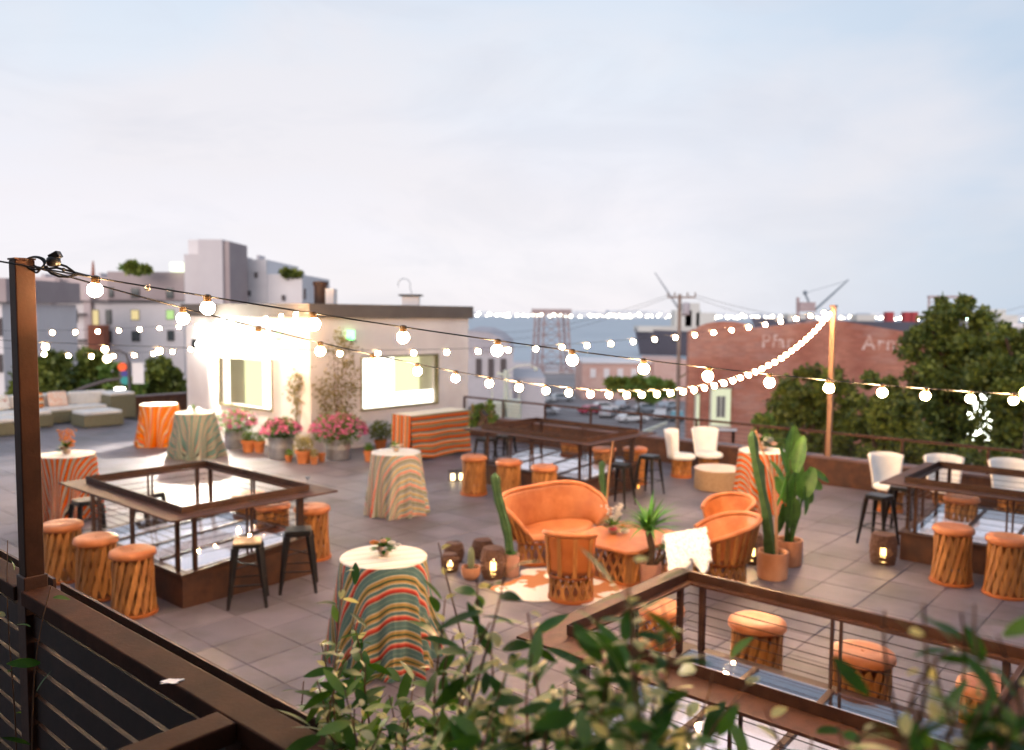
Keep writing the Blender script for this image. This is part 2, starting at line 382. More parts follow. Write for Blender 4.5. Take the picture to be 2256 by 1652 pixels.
for k, (vis, _, p) in enumerate(cells):
    dz = RNG.normal(0, .0008)
    if k < 300:
        if tile is None:
            mb = MB()
            b_ = .004
            vs = [(sx * hw, sy * hw, z) for z in (-.028, -b_) for sx, sy in ((-1, -1), (1, -1), (1, 1), (-1, 1))] + [(sx * (hw - b_), sy * (hw - b_), 0) for sx, sy in ((-1, -1), (1, -1), (1, 1), (-1, 1))]
            fsq = [(0, 1, 5, 4), (1, 2, 6, 5), (2, 3, 7, 6), (3, 0, 4, 7), (4, 5, 9, 8), (5, 6, 10, 9), (6, 7, 11, 10), (7, 4, 8, 11), (8, 9, 10, 11)]
            tile = mb.add(vs, fsq).build('tile', m_tile, deck); o = tile
        else: o = inst(tile, deck)
        o.location = (p.x, p.y, dz); o.rotation_euler = (RNG.normal(0, .0012), RNG.normal(0, .0012), YAW + (0, math.pi / 2, math.pi)[k % 3])
    else:
        far.box((p.x, p.y, -.014 + dz), (2 * hw, 2 * hw, .028), Mz)
stuff(far.build('tile_field', m_tilef, deck))

# parapets
def parapet(name, a0, a1, b0, b1, label, cap_in):
    t = thing(name, label, 'parapet')
    mb = MB(); gbox(mb, a0, a1, b0, b1, -.05, .54); mb.build('wall', m_rust, t)
    mb = MB(); gbox(mb, a0 - cap_in, a1 + cap_in, b0 - cap_in, b1 + cap_in, .543, .585); mb.build('coping', M('coping_' + name, (.13, .075, .07), (.19, .12, .12), 3, .5), t)
    return t
parapet('deck_parapet', A0, 17.0, B1, B1 + .3, 'long low rust brown steel parapet along the far right edge of the deck', .03)
parapet('deck_parapet', 28.3, 28.6, 2, 18, 'low dark parapet behind the outdoor sofa, left of the white building', .03)
def guard(a0, a1, label, fixb=None, fixa=None, b0=0, b1=0, step=1.5, top=1.07):
    t = thing('guard_rail', label, 'railing')
    n = int(abs((a1 - a0) if fixb else (b1 - b0)) / step)
    P = lambda s, z: ab(a0 + (a1 - a0) * s, fixb, z) if fixb else ab(fixa, b0 + (b1 - b0) * s, z)
    MB().bar(P(0, top), P(1, top), .05, .05).build('top_rail', m_rail, t)
    for k in range(n + 1): MB().bar(P(k / n, .585), P(k / n, top - .026), .045, .045, up=VA).build('rail_post', m_rail, t)
    for k in range(4): MB().tube([P(0, .67 + .09 * k), P(1, .67 + .09 * k)], .0035, 5).build('cable', m_cable, t)
guard(A0, 17.0, 'thin brown steel cable railing on top of the right hand parapet', fixb=B1 + .15)

# ------------------------------------------------------------------ white rooftop building
CA, CB, ZT = 17.16, 12.15, 3.68
EL = to_ab(onB(412, 850, CB))[0]; ER = to_ab(onA(1031, 850, CA))[1]
bt = thing('rooftop_building', 'low white stucco building with brown roof band and two bright windows', 'building')
wth = .22
def wallB(a, b0, b1, hole, sgn=1):       # wall on plane a = const, outer face towards -a
    (h0, h1, z0, z1) = hole; o = MB()
    for x0, x1, q0, q1 in ((b0, h0, 0, 3.33), (h1, b1, 0, 3.33), (h0, h1, 0, z0), (h0, h1, z1, 3.33)):
        gbox(o, a, a + wth, x0, x1, q0, q1)
    return o
def wallA(b, a0, a1, hole):
    (h0, h1, z0, z1) = hole; o = MB()
    for x0, x1, q0, q1 in ((a0, h0, 0, 3.33), (h1, a1, 0, 3.33), (h0, h1, 0, z0), (h0, h1, z1, 3.33)):
        gbox(o, x0, x1, b, b + wth, q0, q1)
    return o
q = [onA(797, 787, CA), onA(962, 785, CA), onA(797, 901, CA), onA(962, 887, CA)]
W2 = (q[0].dot(VB), q[1].dot(VB), (q[2].z + q[3].z) / 2, (q[0].z + q[1].z) / 2)
q = [onB(483, 787, CB), onB(598, 796, CB), onB(483, 888, CB), onB(598, 903, CB)]
W1 = (q[1].dot(VA), q[0].dot(VA), (q[2].z + q[3].z) / 2, (q[0].z + q[1].z) / 2)
wallB(CA, CB, ER, W2).build('wall', m_stucco, bt)
wallA(CB, CA + wth, EL, W1).build('wall', m_stucco, bt)
mb = MB(); gbox(mb, EL - .2, EL, CB + wth, CB + 5, 0, 3.33); mb.build('wall', m_stucco, bt)
mb = MB(); gbox(mb, CA + wth, EL, ER - .2, ER, 0, 3.33); mb.build('wall', m_stucco, bt)
mb = MB(); gbox(mb, CA - .10, CA + .03, CB - .10, ER + .10, 3.333, ZT); gbox(mb, CA + .033, EL + .1, CB - .10, CB + .03, 3.333, ZT - .002)
mb.build('roof_band', m_fascia, bt)
mb = MB(); gbox(mb, CA + .035, EL, CB + .035, ER, 3.34, 3.5); mb.build('roof', M('roof_membrane', (.3, .28, .27), (.36, .34, .33), 2, .9), bt)
def window_frame(P, w0, w1, z0, z1, parent, name='window'):
    o = MB()
    e = .045
    for (s0, s1, a0, a1) in ((w0 - e, w1 + e, z1, z1 + e), (w0 - e, w1 + e, z0 - e, z0), (w0 - e, w0, z0, z1), (w1, w1 + e, z0, z1)):
        vs = []
        for dpt in (-.035, .1):
            vs += [P(s0, a0, dpt), P(s1, a0, dpt), P(s1, a1, dpt), P(s0, a1, dpt)]
        o.add(vs, [(0, 1, 2, 3), (7, 6, 5, 4), (0, 4, 5, 1), (1, 5, 6, 2), (2, 6, 7, 3), (3, 7, 4, 0)])
    return o.build(name, M('window_steel', (.16, .13, .05), (.2, .17, .08), 3, .5), parent)
PB = lambda s, z, d: ab(CA + d, s, z)
PA = lambda s, z, d: ab(s, CB + d, z)
def quad(P, s0, s1, z0, z1, d, d1=None):
    d1 = d if d1 is None else d1
    return MB().add([P(s0, z0, d), P(s1, z0, d1), P(s1, z1, d1), P(s0, z1, d)], [(0, 1, 2, 3)])
wf = window_frame(PB, *W2, bt)
b0, b1, z0, z1 = W2; mid = b0 + .46 * (b1 - b0); zl = z0 + .27 * (z1 - z0)
quad(PB, b0, mid, z0, z1, .16).build('blind', m_winw, wf)
quad(PB, mid, b1, z0, zl, .18).build('blind', m_winw, wf)
quad(PB, mid - .3, b1 + .8, z0 - .3, z1 + .3, 1.6).build('room_wall', m_winy, wf)
quad(PB, mid + .4, mid + .7, z0, z1, 1.2).build('room_column', m_winy2, wf)
wf = window_frame(PA, *W1, bt)
a0, a1, z0, z1 = W1
quad(PA, a0, a0 + .26 * (a1 - a0), z0, z1, .16).build('blind', m_winw, wf)
quad(PA, a1 - .1 * (a1 - a0), a1, z0, z1, .16).build('blind', m_winw, wf)
quad(PA, a0 - .4, a1 + 1.2, z0 - .4, z1 + .4, 1.5).build('room_wall', m_winy, wf)
quad(PA, a0 + .8, a0 + 1.5, z0, z1, 1.1).build('room_column', m_winy2, wf)
# a lamp above the windows on each wall, the glowing floodlight on the far left corner
fp = onB(441, 757, CB - .12)
fl = thing('floodlight', 'glaring white floodlight mounted at the far left corner of the white building', 'lamp', fp, YAW)
MB().box((-.12, .0, 0), (.1, .34, .26)).build('housing', m_black, fl)
MB().lathe([(.0001, -.02), (.13, -.01), (.14, .03), (.0001, .05)], 16).build('lens', m_flood, fl).rotation_euler = (0, R(100), R(180))
MB().bar((0, 0, -.02), (.12, 0, -.02), .04, .03).build('bracket', m_black, fl)
pl = bpy.data.lights.new('floodlight_light', 'SPOT'); pl.energy = 3000; pl.color = (1, .95, .80); pl.shadow_soft_size = .1
pl.spot_size = R(160); pl.spot_blend = .6
plo = bpy.data.objects.new('floodlight_light', pl); COL.objects.link(plo)
plo.location = fp + VB * -.22 - VA * .1 + Vector((0, 0, -.02))
tgt = ab(12, 9.0, 0); dr = (tgt - plo.location)
plo.rotation_euler = dr.to_track_quat('-Z', 'Y').to_euler()
for (P_, s_, z_, u, v, lab) in ((PB, 0, 0, 771, 738, 'green glowing lamp on the white wall above the climbing shrub'), (PA, 0, 0, 612, 740, 'dim green lamp on the white wall between left window and building corner')):
    p = onA(u, v, CA - .08) if P_ is PB else onB(u, v, CB - .08)
    g = thing('wall_lamp', lab, 'lamp', p, YAW)
    sz = 1 if P_ is PB else .5
    MB().box((0, 0, 0), (.1 * sz, .24 * sz, .24 * sz)).build('glass', m_green, g)
    MB().box((0, 0, -.14 * sz), (.12 * sz, .28 * sz, .03)).build('housing', m_black, g)
# things on the roof
p = onA(706, 665, CA + 1.0)
t = thing('vent_pipe', 'stubby dark brown vent pipe on the roof above the building corner', 'pipe', (p.x, p.y, 3.4))
MB().lathe([(.17, 0), (.17, .75), (.2, .76), (.2, .86), (.0001, .88)], 16).build('pipe', m_rustd, t, True)
MB().box((.28, 0, .3), (.2, .5, .75)).build('pale_box', m_stucco, t)
p = onA(905, 672, CA + 1.4)
t = thing('roof_vent', 'small white roof vent with flat dark cap and a thin looped pipe', 'vent', (p.x, p.y, 3.4))
MB().box((0, 0, .25), (.48, .4, .62)).build('box', m_stucco, t)
MB().box((0, 0, .59), (.66, .55, .05)).build('cap', m_black, t)
MB().tube([(-.1 + .18 * math.cos(R(a)) - .1, 0, .9 + .18 * math.sin(R(a))) for a in range(200, -40, -20)] + [(.03, 0, .62)], .012, 6).build('looped_pipe', m_galv, t)

# ------------------------------------------------------------------ tall posts
POLE = G(1822, 1066); POLE = flat(POLE)
ptop = 3.66
t = thing('string_light_pole', 'slim bare brown wooden pole rising from the far parapet with lights at its tip', 'pole', POLE, YAW)
MB().box((0, 0, ptop / 2), (.09, .09, ptop)).build('pole', M('weathered_wood', (.24, .125, .07), (.33, .18, .105), 3, .6, stretch=(4, 4, .4)), t)
MB().box((0, 0, ptop + .02), (.12, .12, .04)).build('cap', m_rustd, t)
RB = 1.06
pp = ab(3.13, RB)
t = thing('corner_post', 'tall square brown steel post standing above the near railing', 'post', (pp.x, pp.y, 1.42), YAW)
m_post = M('corner_post_steel', (.028, .011, .006), (.055, .021, .011), 9, .6, spec=.2, bump=.12, bscale=90)
MB().box((0, 0, 1.1), (.062, .062, 2.2)).build('post', m_post, t, bevel=.004)
MB().box((-.0, 0, .56), (.076, .074, 1.12)).build('post_sleeve', m_rustd, t, bevel=.003)
MB().box((0, 0, 2.203), (.066, .066, .006)).build('cap', m_rail, t)
PT = Vector((pp.x, pp.y, 3.62))

# ------------------------------------------------------------------ near railing
rl = thing('terrace_railing', 'dark brown steel railing with flat top bar and louvre slats in the foreground', 'railing')
ZR = 2.5
m_near = M('near_dark_steel', (.030, .011, .006), (.052, .019, .010), 9, .72, spec=.12, bump=.12, bscale=90, c3=(.018, .008, .006), c3scale=4, c3amt=.6)
def lbar(name, p0, p1, w, h, mat=m_near, parent=rl, bev=0): return MB().bar(p0, p1, w, h).build(name, mat, parent, bevel=bev)
lbar('top_rail', ab(3.10, RB, ZR - .028), ab(-1.2, RB, ZR - .028), .095, .05, bev=.004)
lbar('top_rail', ab(7.5, RB, ZR - .028), ab(3.165, RB, ZR - .028), .095, .05, bev=.004)
lbar('edge_plate', ab(3.10, RB + .085, ZR - .03), ab(-1.2, RB + .085, ZR - .03), .01, .05, m_rustd)
lbar('edge_plate', ab(7.5, RB + .085, ZR - .03), ab(3.165, RB + .085, ZR - .03), .01, .05, m_rustd)
lbar('cross_rail', ab(1.77, RB - .05, ZR - .028), ab(1.77, -1.5, ZR - .028), .085, .05, bev=.004)
for a in (1.77, .2, -1.1, 4.7, 6.3): MB().bar(ab(a, RB, 1.42), ab(a, RB, ZR - .055), .07, .07, up=VA).build('rail_post', m_near, rl)
m_louv = M('louvre_steel', (.016, .009, .008), (.03, .014, .011), 9, .55, metal=.2, bump=.1)
for k in range(10):
    z = ZR - .13 - k * .097
    for (x0, x1) in ((1.81, 3.09), (3.17, 4.66), (.24, 1.73), (4.74, 6.26)):
        Mt = Matrix.Rotation(R(0), 3, 'X')
        MB().bar(ab(x0, RB, z), ab(x1, RB, z), .03, .080).build('slat', m_louv, rl)
for k in range(10):
    z = ZR - .13 - k * .097
    MB().bar(ab(1.77, RB - .06, z), ab(1.77, -1.4, z), .03, .080).build('slat', m_louv, rl)
sp = G(377, 1499, ZR); mb = MB()
poly = [(.021 * (1 + .28 * math.sin(5 * t + 1) + .15 * math.sin(11 * t)) * math.cos(t) * 1.2, .014 * (1 + .3 * math.sin(4 * t)) * math.sin(t)) for t in (2 * math.pi * k / 26 for k in range(26))]
mb.prism(poly, 0, .0015); mb.build('paint_splash', M('white_splash', (.75, .73, .75), (.85, .83, .83), 60, .7), rl, loc=(sp.x, sp.y, ZR - .0024), rz=.3)

# ------------------------------------------------------------------ string lights
def make_string(label, fn, n, ts, first_big=True, mat=m_bulb, wire_pts=40, t1=1.0, rb=.025, wr=.0032, far_mat=None, far_t=.2):
    """fn(t)->Vector on the wire; ts: list of parameters of the bulbs."""
    t = thing('string_lights', label, 'string lights', group='strings of globe bulbs over the deck')
    MB().tube([fn(t1 * k / wire_pts) for k in range(wire_pts + 1)], wr, 6).build('wire', m_black, t)
    sk = bl = bl2 = None
    for s in ts:
        p = fn(s)
        tx, ty = RNG.normal(0, .07), RNG.normal(0, .07)
        if sk is None:
            sk = MB().lathe([(.006, .008), (.013, .005), (.015, -.004), (.0135, -.016), (.0145, -.019), (.011, -.022)], 10).build('socket', m_sock, t, True)
            bl = MB().lathe([(.009, -.016), (.011, -.02)] + [(rb * math.sin(R(a)), -.036 - rb - rb * math.cos(R(180 - a))* -1 * -1) for a in ()] + [(rb * math.sin(R(a)), -.016 - rb + rb * math.cos(R(a))) for a in (30, 52, 75, 95, 115, 138, 160)] + [(.0001, -.016 - 2 * rb)], 14).build('bulb', mat, sk, True)
            o = sk
        else:
            o = sk.copy(); COL.objects.link(o); o.parent = t
            c = bl.copy(); COL.objects.link(c); c.parent = o
            if far_mat and s > far_t:
                if bl2 is None: bl2 = bl.data.copy(); bl2.materials[0] = far_mat
                c.data = bl2
        o.location = p; o.rotation_euler = (tx, ty, 0)
    return t
m_sock = M('bulb_socket', (.05, .03, .015), (.09, .05, .02), 20, .4)
def s1(t):   # t in 0..1 -> index -1 .. 18
    i = -.85 + t * 18.85
    return Vector((-1.405 + .3363 * i, 2.85 + .1611 * i, 3.562 - .0605 * i + .00138 * i * i))
us = [211, 460, 687, 893, 1097, 1262, 1420, 1563, 1697, 1824, 1941, 2041, 2138, 2232]
def idx(u):  # index on the string whose point is seen at column u
    best = min((abs(1127.5 + FPX * ((p := s1((i / 20 + .85) / 18.85)) - Vector((0, 0, CAMH))).dot(CR) / (p - Vector((0, 0, CAMH))).dot(f_) - u), i / 20) for i in range(-10, 340))
    return (best[1] + .85) / 18.85
T1s = make_string('nearest string of globe bulbs, from the corner post out past the right edge', s1, 14, [idx(u) for u in us] + [(14.2 + .85) / 18.85, (15.2 + .85) / 18.85], far_mat=m_bulbm, far_t=.34)
e = s1(1)
t = thing('end_post', 'brown steel post holding the far end of the nearest bulb string', 'post', (e.x, e.y, 0)); MB().box((0, 0, (e.z + .05) / 2), (.06, .06, e.z + .05)).build('post', m_rail, t)
PTop = Vector((POLE.x, POLE.y, ptop))
def par(p0, p1, sag):
    return lambda t: p0.lerp(p1, t) - Vector((0, 0, 4 * sag * t * (1 - t)))
P0 = PT + Vector((.03, .0, -.02))
s2 = par(P0, PTop, .96)
L2 = 16.7; k0 = .62
make_string('deeply sagging string of globe bulbs from corner post to the wooden pole', s2, 0, [(k0 + .4 * k) / L2 for k in range(40)], far_mat=m_bulbm)
# upper far strings
Q3 = D(-260, 735, 7.2)
s3 = par(PTop + Vector((0, 0, -.03)), Q3, .42)
L3 = (Q3 - PTop).length
make_string('long string of small far bulbs from the wooden pole across to the left edge', s3, 0, [(.35 + .52 * k) / L3 for k in range(int((L3 - .5) / .52))], mat=m_bulbf, rb=.028)
CR0 = onA(676, 684, CA - .12)
QA = D(-40, 728, 15.0); QB = D(-60, 757, 13.2)
LA = (QA - CR0).length; LB = (QB - CR0).length
make_string('upper string of bulbs running left from the roof corner of the white building', par(CR0, QA, .14), 0, [(.3 + .42 * k) / LA for k in range(int((LA - .4) / .42))], mat=m_bulbf, rb=.028)
make_string('lower string of bulbs running left from the roof corner of the white building', par(CR0 + Vector((0, 0, -.02)), QB, .5), 0, [(.42 + .45 * k) / LB for k in range(int((LB - .5) / .45))], mat=m_bulbf, rb=.028)
for p, l in ((QA, 'steel pole at left edge holding the upper far bulb string'), (QB, 'steel pole at left edge holding the lower far bulb string'), (Q3, 'steel pole at left edge holding the longest bulb string')):
    t = thing('end_post', l, 'post', (p.x, p.y, 0)); MB().box((0, 0, (p.z + .05) / 2), (.06, .06, p.z + .05)).build('post', m_rail, t)

# plug and coiled cable at the post top
t = thing('coiled_cable', 'black cable loops, ties and plug at the top of the corner post', 'cable')
yq = 2.86
def pt(u, v, dy=0): return D(u, v, yq + dy)
c = pt(80, 583); rr = .0265
MB().tube([c + Vector((rr * math.cos(a) * (1 + .1 * math.sin(2 * a)), .012 * math.sin(a * 2), rr * math.sin(a))) for a in (2 * math.pi * k / 24 for k in range(24))], .0036, 8, True).build('cable_loop', m_black, t, True)
MB().tube([c + Vector((rr * .95 * math.cos(a) - .002, .012 * math.cos(a) - .006, rr * .8 * math.sin(a) + .004)) for a in (2 * math.pi * k / 24 for k in range(24))], .0034, 8, True).build('cable_loop', m_black, t, True)
MB().tube([pt(64, 578), pt(80, 588), pt(100, 592), pt(125, 590), pt(150, 596), pt(175, 603), pt(205, 611)], .0038, 8).build('cable', m_black, t, True)
MB().tube([pt(100, 590), pt(112, 602), pt(130, 609), pt(150, 610), pt(168, 605)], .0042, 8).build('cable', m_black, t, True)
MB().tube([pt(134, 583), pt(146, 587), pt(156, 594), pt(168, 603)], .004, 8).build('cable', m_black, t, True)
Mr = Matrix.Rotation(R(-28), 3, 'Y')
MB().box(pt(122, 564), (.034, .03, .022), Mr).build('plug', m_black, t, bevel=.002)
MB().lathe([(.013, -.016), (.02, -.012), (.023, 0), (.021, .012), (.014, .018)], 16, pt(118, 577)).build('plug_collar', m_black, t, True)
for (u, v) in ((102, 589), (168, 604), (140, 594)): MB().ball(pt(u, v), .007, 8, 6).build('cable_tie', m_black, t, True)
MB().lathe([(.009, .012), (.011, 0), (.009, -.008), (.0001, -.012)], 12, pt(325, 634, .11)).build('empty_socket', M('clear_plastic', (.7, .66, .6), rough=.2, transl=.4), t, True)
# ================================================================== SKYLIGHT BARS
def make_bar():
    root = thing('skylight_bar', '', 'skylight', group='railed skylights ringed by steel bar counters')
    LX, LY = 1.76, 2.65                       # local x = b, y = a
    def ring(x0, x1, y0, y1, w, z0, z1, name, mat, bev=0):
        mb = MB()
        for bx in ((x0, x1, y0, y0 + w), (x0, x1, y1 - w, y1), (x0, x0 + w, y0 + w, y1 - w), (x1 - w, x1, y0 + w, y1 - w)):
            mb.box(((bx[0] + bx[1]) / 2, (bx[2] + bx[3]) / 2, (z0 + z1) / 2), (bx[1] - bx[0], bx[3] - bx[2], z1 - z0))
        return mb.build(name, mat, root, bevel=bev)
    zt = lambda x: .425 + .12 * x / LX          # the glass falls slightly to one side
    def slab(mb, x0, x1, y0, y1, lo, hi):       # lo, hi: offsets below the sloping plane (lo None: down to the deck)
        vs = [(x, y, 0 if lo is None else zt(x) + lo) for x, y in ((x0, y0), (x1, y0), (x1, y1), (x0, y1))] + [(x, y, zt(x) + hi) for x, y in ((x0, y0), (x1, y0), (x1, y1), (x0, y1))]
        return mb.add(vs, [(3, 2, 1, 0), (4, 5, 6, 7), (0, 1, 5, 4), (1, 2, 6, 5), (2, 3, 7, 6), (3, 0, 4, 7)])
    def sring(x0, x1, y0, y1, w, lo, hi, name, mat):
        mb = MB()
        for bx in ((x0, x1, y0, y0 + w), (x0, x1, y1 - w, y1), (x0, x0 + w, y0 + w, y1 - w), (x1 - w, x1, y0 + w, y1 - w)): slab(mb, *bx, lo, hi)
        return mb.build(name, mat, root)
    sring(-.02, LX + .02, -.02, LY + .02, .05, None, -.062, 'curb', m_rust)
    sring(-.045, LX + .045, -.045, LY + .045, .11, -.06, -.015, 'curb_cap', m_rustd)
    n = 4
    for k in range(n):
        y0 = .07 + k * (LY - .14) / n; y1 = .07 + (k + 1) * (LY - .14) / n
        slab(MB(), .07, LX - .07, y0 + .025, y1 - .025, -.014, 0).build('glass_pane', m_glass, root)
        if k: slab(MB(), .07, LX - .07, y0 - .025, y0 + .025, -.03, .008).build('glazing_bar', m_rustd, root)
    slab(MB(), .08, LX - .08, .08, LY - .08, -.14, -.12).build('glow_panel', m_glassw, root)  # added glowing sheet, stands in for room light under the glass
    ring(0, LX, 0, LY, .008, 1.123, 1.2, 'rim', m_rustd)
    e = .26
    ring(-e, LX + e, -e, LY + e, e + .07, 1.10, 1.122, 'counter', m_rail, .002)
    pw = .045
    pts = []
    for x in (0.02, LX - .02):
        for y in (.16, LY / 2 - .035, LY / 2 + .035, LY - .16): pts.append((x, y))
    for y in (.02, LY - .02):
        for x in (.16, LX / 2 - .03, LX / 2 + .03, LX - .16): pts.append((x, y))
    po = None
    for x, y in pts:
        mid_ = (abs(y - LY / 2) < .1 and x in (0.02, LX - .02)) or abs(x - LX / 2) < .1
        pq = .022 if mid_ else pw; zb_ = zt(x) - .014; MB().box((x, y, (zb_ + 1.1) / 2), (pq, pq, 1.1 - zb_)).build('rail_post', m_rustd, root)
    for k in range(6):
        z = .60 + k * .082
        for p0, p1 in (((0.02, .02), (0.02, LY - .02)), ((LX - .02, .02), (LX - .02, LY - .02)), ((.02, .02), (LX - .02, .02)), ((.02, LY - .02), (LX - .02, LY - .02))):
            MB().tube([(p0[0], p0[1], z), (p1[0], p1[1], z)], .0038, 5).build('cable', m_cable, root)
    return root
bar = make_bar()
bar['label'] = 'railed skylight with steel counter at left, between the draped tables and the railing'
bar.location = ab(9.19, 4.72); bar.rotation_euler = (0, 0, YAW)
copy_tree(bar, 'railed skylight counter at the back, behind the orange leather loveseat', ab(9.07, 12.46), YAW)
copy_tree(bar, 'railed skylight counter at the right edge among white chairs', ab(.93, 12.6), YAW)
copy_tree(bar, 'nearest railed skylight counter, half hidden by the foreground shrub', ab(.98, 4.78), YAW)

# ================================================================== EQUIPALE STOOLS
def drum(root, r_t, r_b, z0, z1, n, tilt, inner=True, w=.038, th=.007):
    """two layers of slanted cedar strips, each strip a part"""
    for lay, (sg, dr) in enumerate(((1, 0), (-1, -.014))):
        if lay and not inner: break
        ra, rb = r_b + dr, r_t + dr; ph = tilt * sg
        def strip(s):
            z = z0 + (z1 - z0) * s; rr = ra + (rb - ra) * s - .012 * math.sin(math.pi * s); a = ph * (s - .5)
            return Vector((rr * math.cos(a), rr * math.sin(a), z)), a
        mb = MB(); vs = []
        S = (0, .07, .5, .93, 1); Wd = (.3, 1, 1, 1, .4)
        for s, k in zip(S, Wd):
            p, a = strip(s); tn = Vector((-math.sin(a), math.cos(a), 0)); nn = Vector((math.cos(a), math.sin(a), 0))
            vs += [p - tn * w / 2 * k - nn * th / 2, p + tn * w / 2 * k - nn * th / 2, p + tn * w / 2 * k + nn * th / 2, p - tn * w / 2 * k + nn * th / 2]
        fs = [(0, 1, 2, 3), (19, 18, 17, 16)]
        for i in range(4): fs += [(i * 4 + j, i * 4 + (j + 1) % 4, i * 4 + 4 + (j + 1) % 4, i * 4 + 4 + j) for j in range(4)]
        first = mb.add(vs, fs).build('slat', m_slat, root)
        for k in range(n):
            o = first if k == 0 else inst(first, root)
            o.rotation_euler = (0, 0, 2 * math.pi * (k + .5 * lay) / n + RNG.normal(0, .02))
def band(root, r, z0, z1, name='base_ring', mat=None):
    MB().lathe([(r - .018, z0), (r, z0 + .004), (r + .004, (z0 + z1) / 2), (r, z1 - .004), (r - .018, z1)], 28).build(name, mat or m_leathd, root, True)
def pad(root, r, z0, h, mat, name='seat', sx=1, sy=1, dish=.012):
    MB().lathe([(r * .86, z0), (r * .97, z0 + h * .12), (r * 1.0, z0 + h * .45), (r * .965, z0 + h * .78), (r * .85, z0 + h * .97), (r * .55, z0 + h - .002), (r * .2, z0 + h - dish), (.0001, z0 + h - dish)], 32, sx=sx, sy=sy).build(name, mat, root, True)
GS = 'barrel stools with orange leather seats around the skylights'
st = thing('barrel_stool', '', 'stool', group=GS)
pad(st, .255, .665, .085, m_leath); band(st, .215, .645, .672, 'top_ring')
MB().tube([(.251 * math.cos(R(a)), .251 * math.sin(R(a)), .682) for a in range(0, 360, 10)], .0045, 5, True).build('seat_seam', m_leathd, st, True)
MB().lathe([(.0001, .741), (.012, .7435), (.014, .739)], 10).build('seat_button', m_leathd, st, True)
drum(st, .222, .245, .035, .66, 17, .62, w=.056); band(st, .262, 0, .045)
stools = [
 ((136, 1150), 'barrel stool beside the tall corner post, furthest of three before the left skylight'),
 ((211, 1180), 'middle of the three leather barrel stools in front of the left skylight'),
 ((292, 1208), 'nearest of the three leather barrel stools in front of the left skylight'),
 ((548, 1085), 'barrel stool behind the left skylight, furthest left of three'),
 ((600, 1107), 'middle barrel stool of the three behind the left skylight'),
 ((687, 1113), 'barrel stool behind the right corner of the left skylight near the glass'),
 ((1044, 1003), 'barrel stool beside two glass candle lanterns at the back skylight'),
 ((1121, 1013), 'middle barrel stool of the three in front of the back skylight'),
 ((1199, 1025), 'barrel stool just behind the orange loveseat'),
 ((1258, 968), 'barrel stool behind the back skylight with its seat hidden by the counter'),
 ((1331, 985), 'barrel stool behind the near corner of the back skylight'),
 ((1399, 985), 'barrel stool behind the right end of the back skylight, beside black stools'),
 ((2100, 1158), 'barrel stool in front of the right skylight, beside a wicker lantern'),
 ((2220, 1180), 'barrel stool at the right edge in front of the right skylight'),
 ((1668, 1362), 'closest barrel stool, seen through cables behind the near skylight rim'),
 ((1900, 1430), 'close barrel stool beside the double rail post of the near skylight'),
 ((2190, 1505), 'barrel stool at far right mostly hidden by the foreground leaves'),
 ((2118, 1092), 'barrel stool seen through the right skylight cables, below a white chair'),
]
for k, ((u, v), lab) in enumerate(stools):
    p = flat(G(u, v, .75)); rz = .9 * k
    if k == 0: st.location = p; st['label'] = lab
    else: copy_tree(st, lab, p, rz)

# ------------------------------------------------------------------ black metal stools
def make_tolix(seatmat):
    t = thing('metal_bar_stool', '', 'stool', group='black metal bar stools by the skylights')
    s = .155
    mb = MB(); poly = []
    for cx, cy, a0 in ((s - .03, s - .03, 0), (-s + .03, s - .03, 90), (-s + .03, -s + .03, 180), (s - .03, -s + .03, 270)):
        for k in range(5): poly.append((cx + .03 * math.cos(R(a0 + 22.5 * k)), cy + .03 * math.sin(R(a0 + 22.5 * k))))
    mb.prism(poly, .745, .765); mb.build('seat', seatmat, t)
    mb = MB(); mb.prism([(x * 1.03, y * 1.03) for x, y in poly], .70, .744); mb.build('seat_apron', m_black, t)
    for sx, sy in ((1, 1), (-1, 1), (-1, -1), (1, -1)):
        MB().bar((sx * .135, sy * .135, .702), (sx * .215, sy * .215, 0), .062, .062, w1=.026, h1=.026, up=(sx, -sy, 0)).build('leg', m_black, t)
    for z, k in ((.27, .187), (.27, .187)):
        pass
    for (p0, p1) in (((1, 1), (-1, 1)), ((-1, 1), (-1, -1)), ((-1, -1), (1, -1)), ((1, -1), (1, 1))):
        k = .184
        MB().bar((p0[0] * k, p0[1] * k, .27), (p1[0] * k, p1[1] * k, .27), .022, .012).build('footrest', m_black, t)
    MB().bar((.165, .165, .46), (-.165, -.165, .46), .012, .012).build('brace', m_black, t)
    MB().bar((-.165, .165, .475), (.165, -.165, .475), .012, .012).build('brace', m_black, t)
    return t
tb = make_tolix(m_black); tw = make_tolix(M('pale_stool_seat', (.30, .2, .11), (.38, .27, .16), 5, .35, spec=.6))
tol = [(tw, (545, 1190), .25, 'black metal bar stool with pale tan seat, nearest one at the left skylight corner'),
 (tb, (657, 1165), .2, 'black metal bar stool at the left skylight, just right of the pale seated stool'),
 (tb, (190, 1100), YAW, 'black metal bar stool at the far left end of the left skylight'),
 (tb, (330, 1085), YAW + .1, 'black metal bar stool seen through the rim of the left skylight'),
 (tb, (1366, 1022), YAW + .1, 'black metal bar stool at right of the back skylight, nearer one'),
 (tb, (1430, 1003), YAW, 'black metal bar stool at right of the back skylight, further one'),
 (tb, (1937, 1090), YAW - .2, 'black metal bar stool beside the lantern at the right skylight'),
 (tb, (1987, 1071), YAW, 'black metal bar stool tucked behind the corner of the right skylight counter'),
 (tb, (1069, 965), YAW, 'black metal bar stool at the left end of back skylight, nearer the patterned buffet'),
 (tb, (1113, 958), YAW + .1, 'second black metal bar stool at the left end of back skylight')]
seen = set()
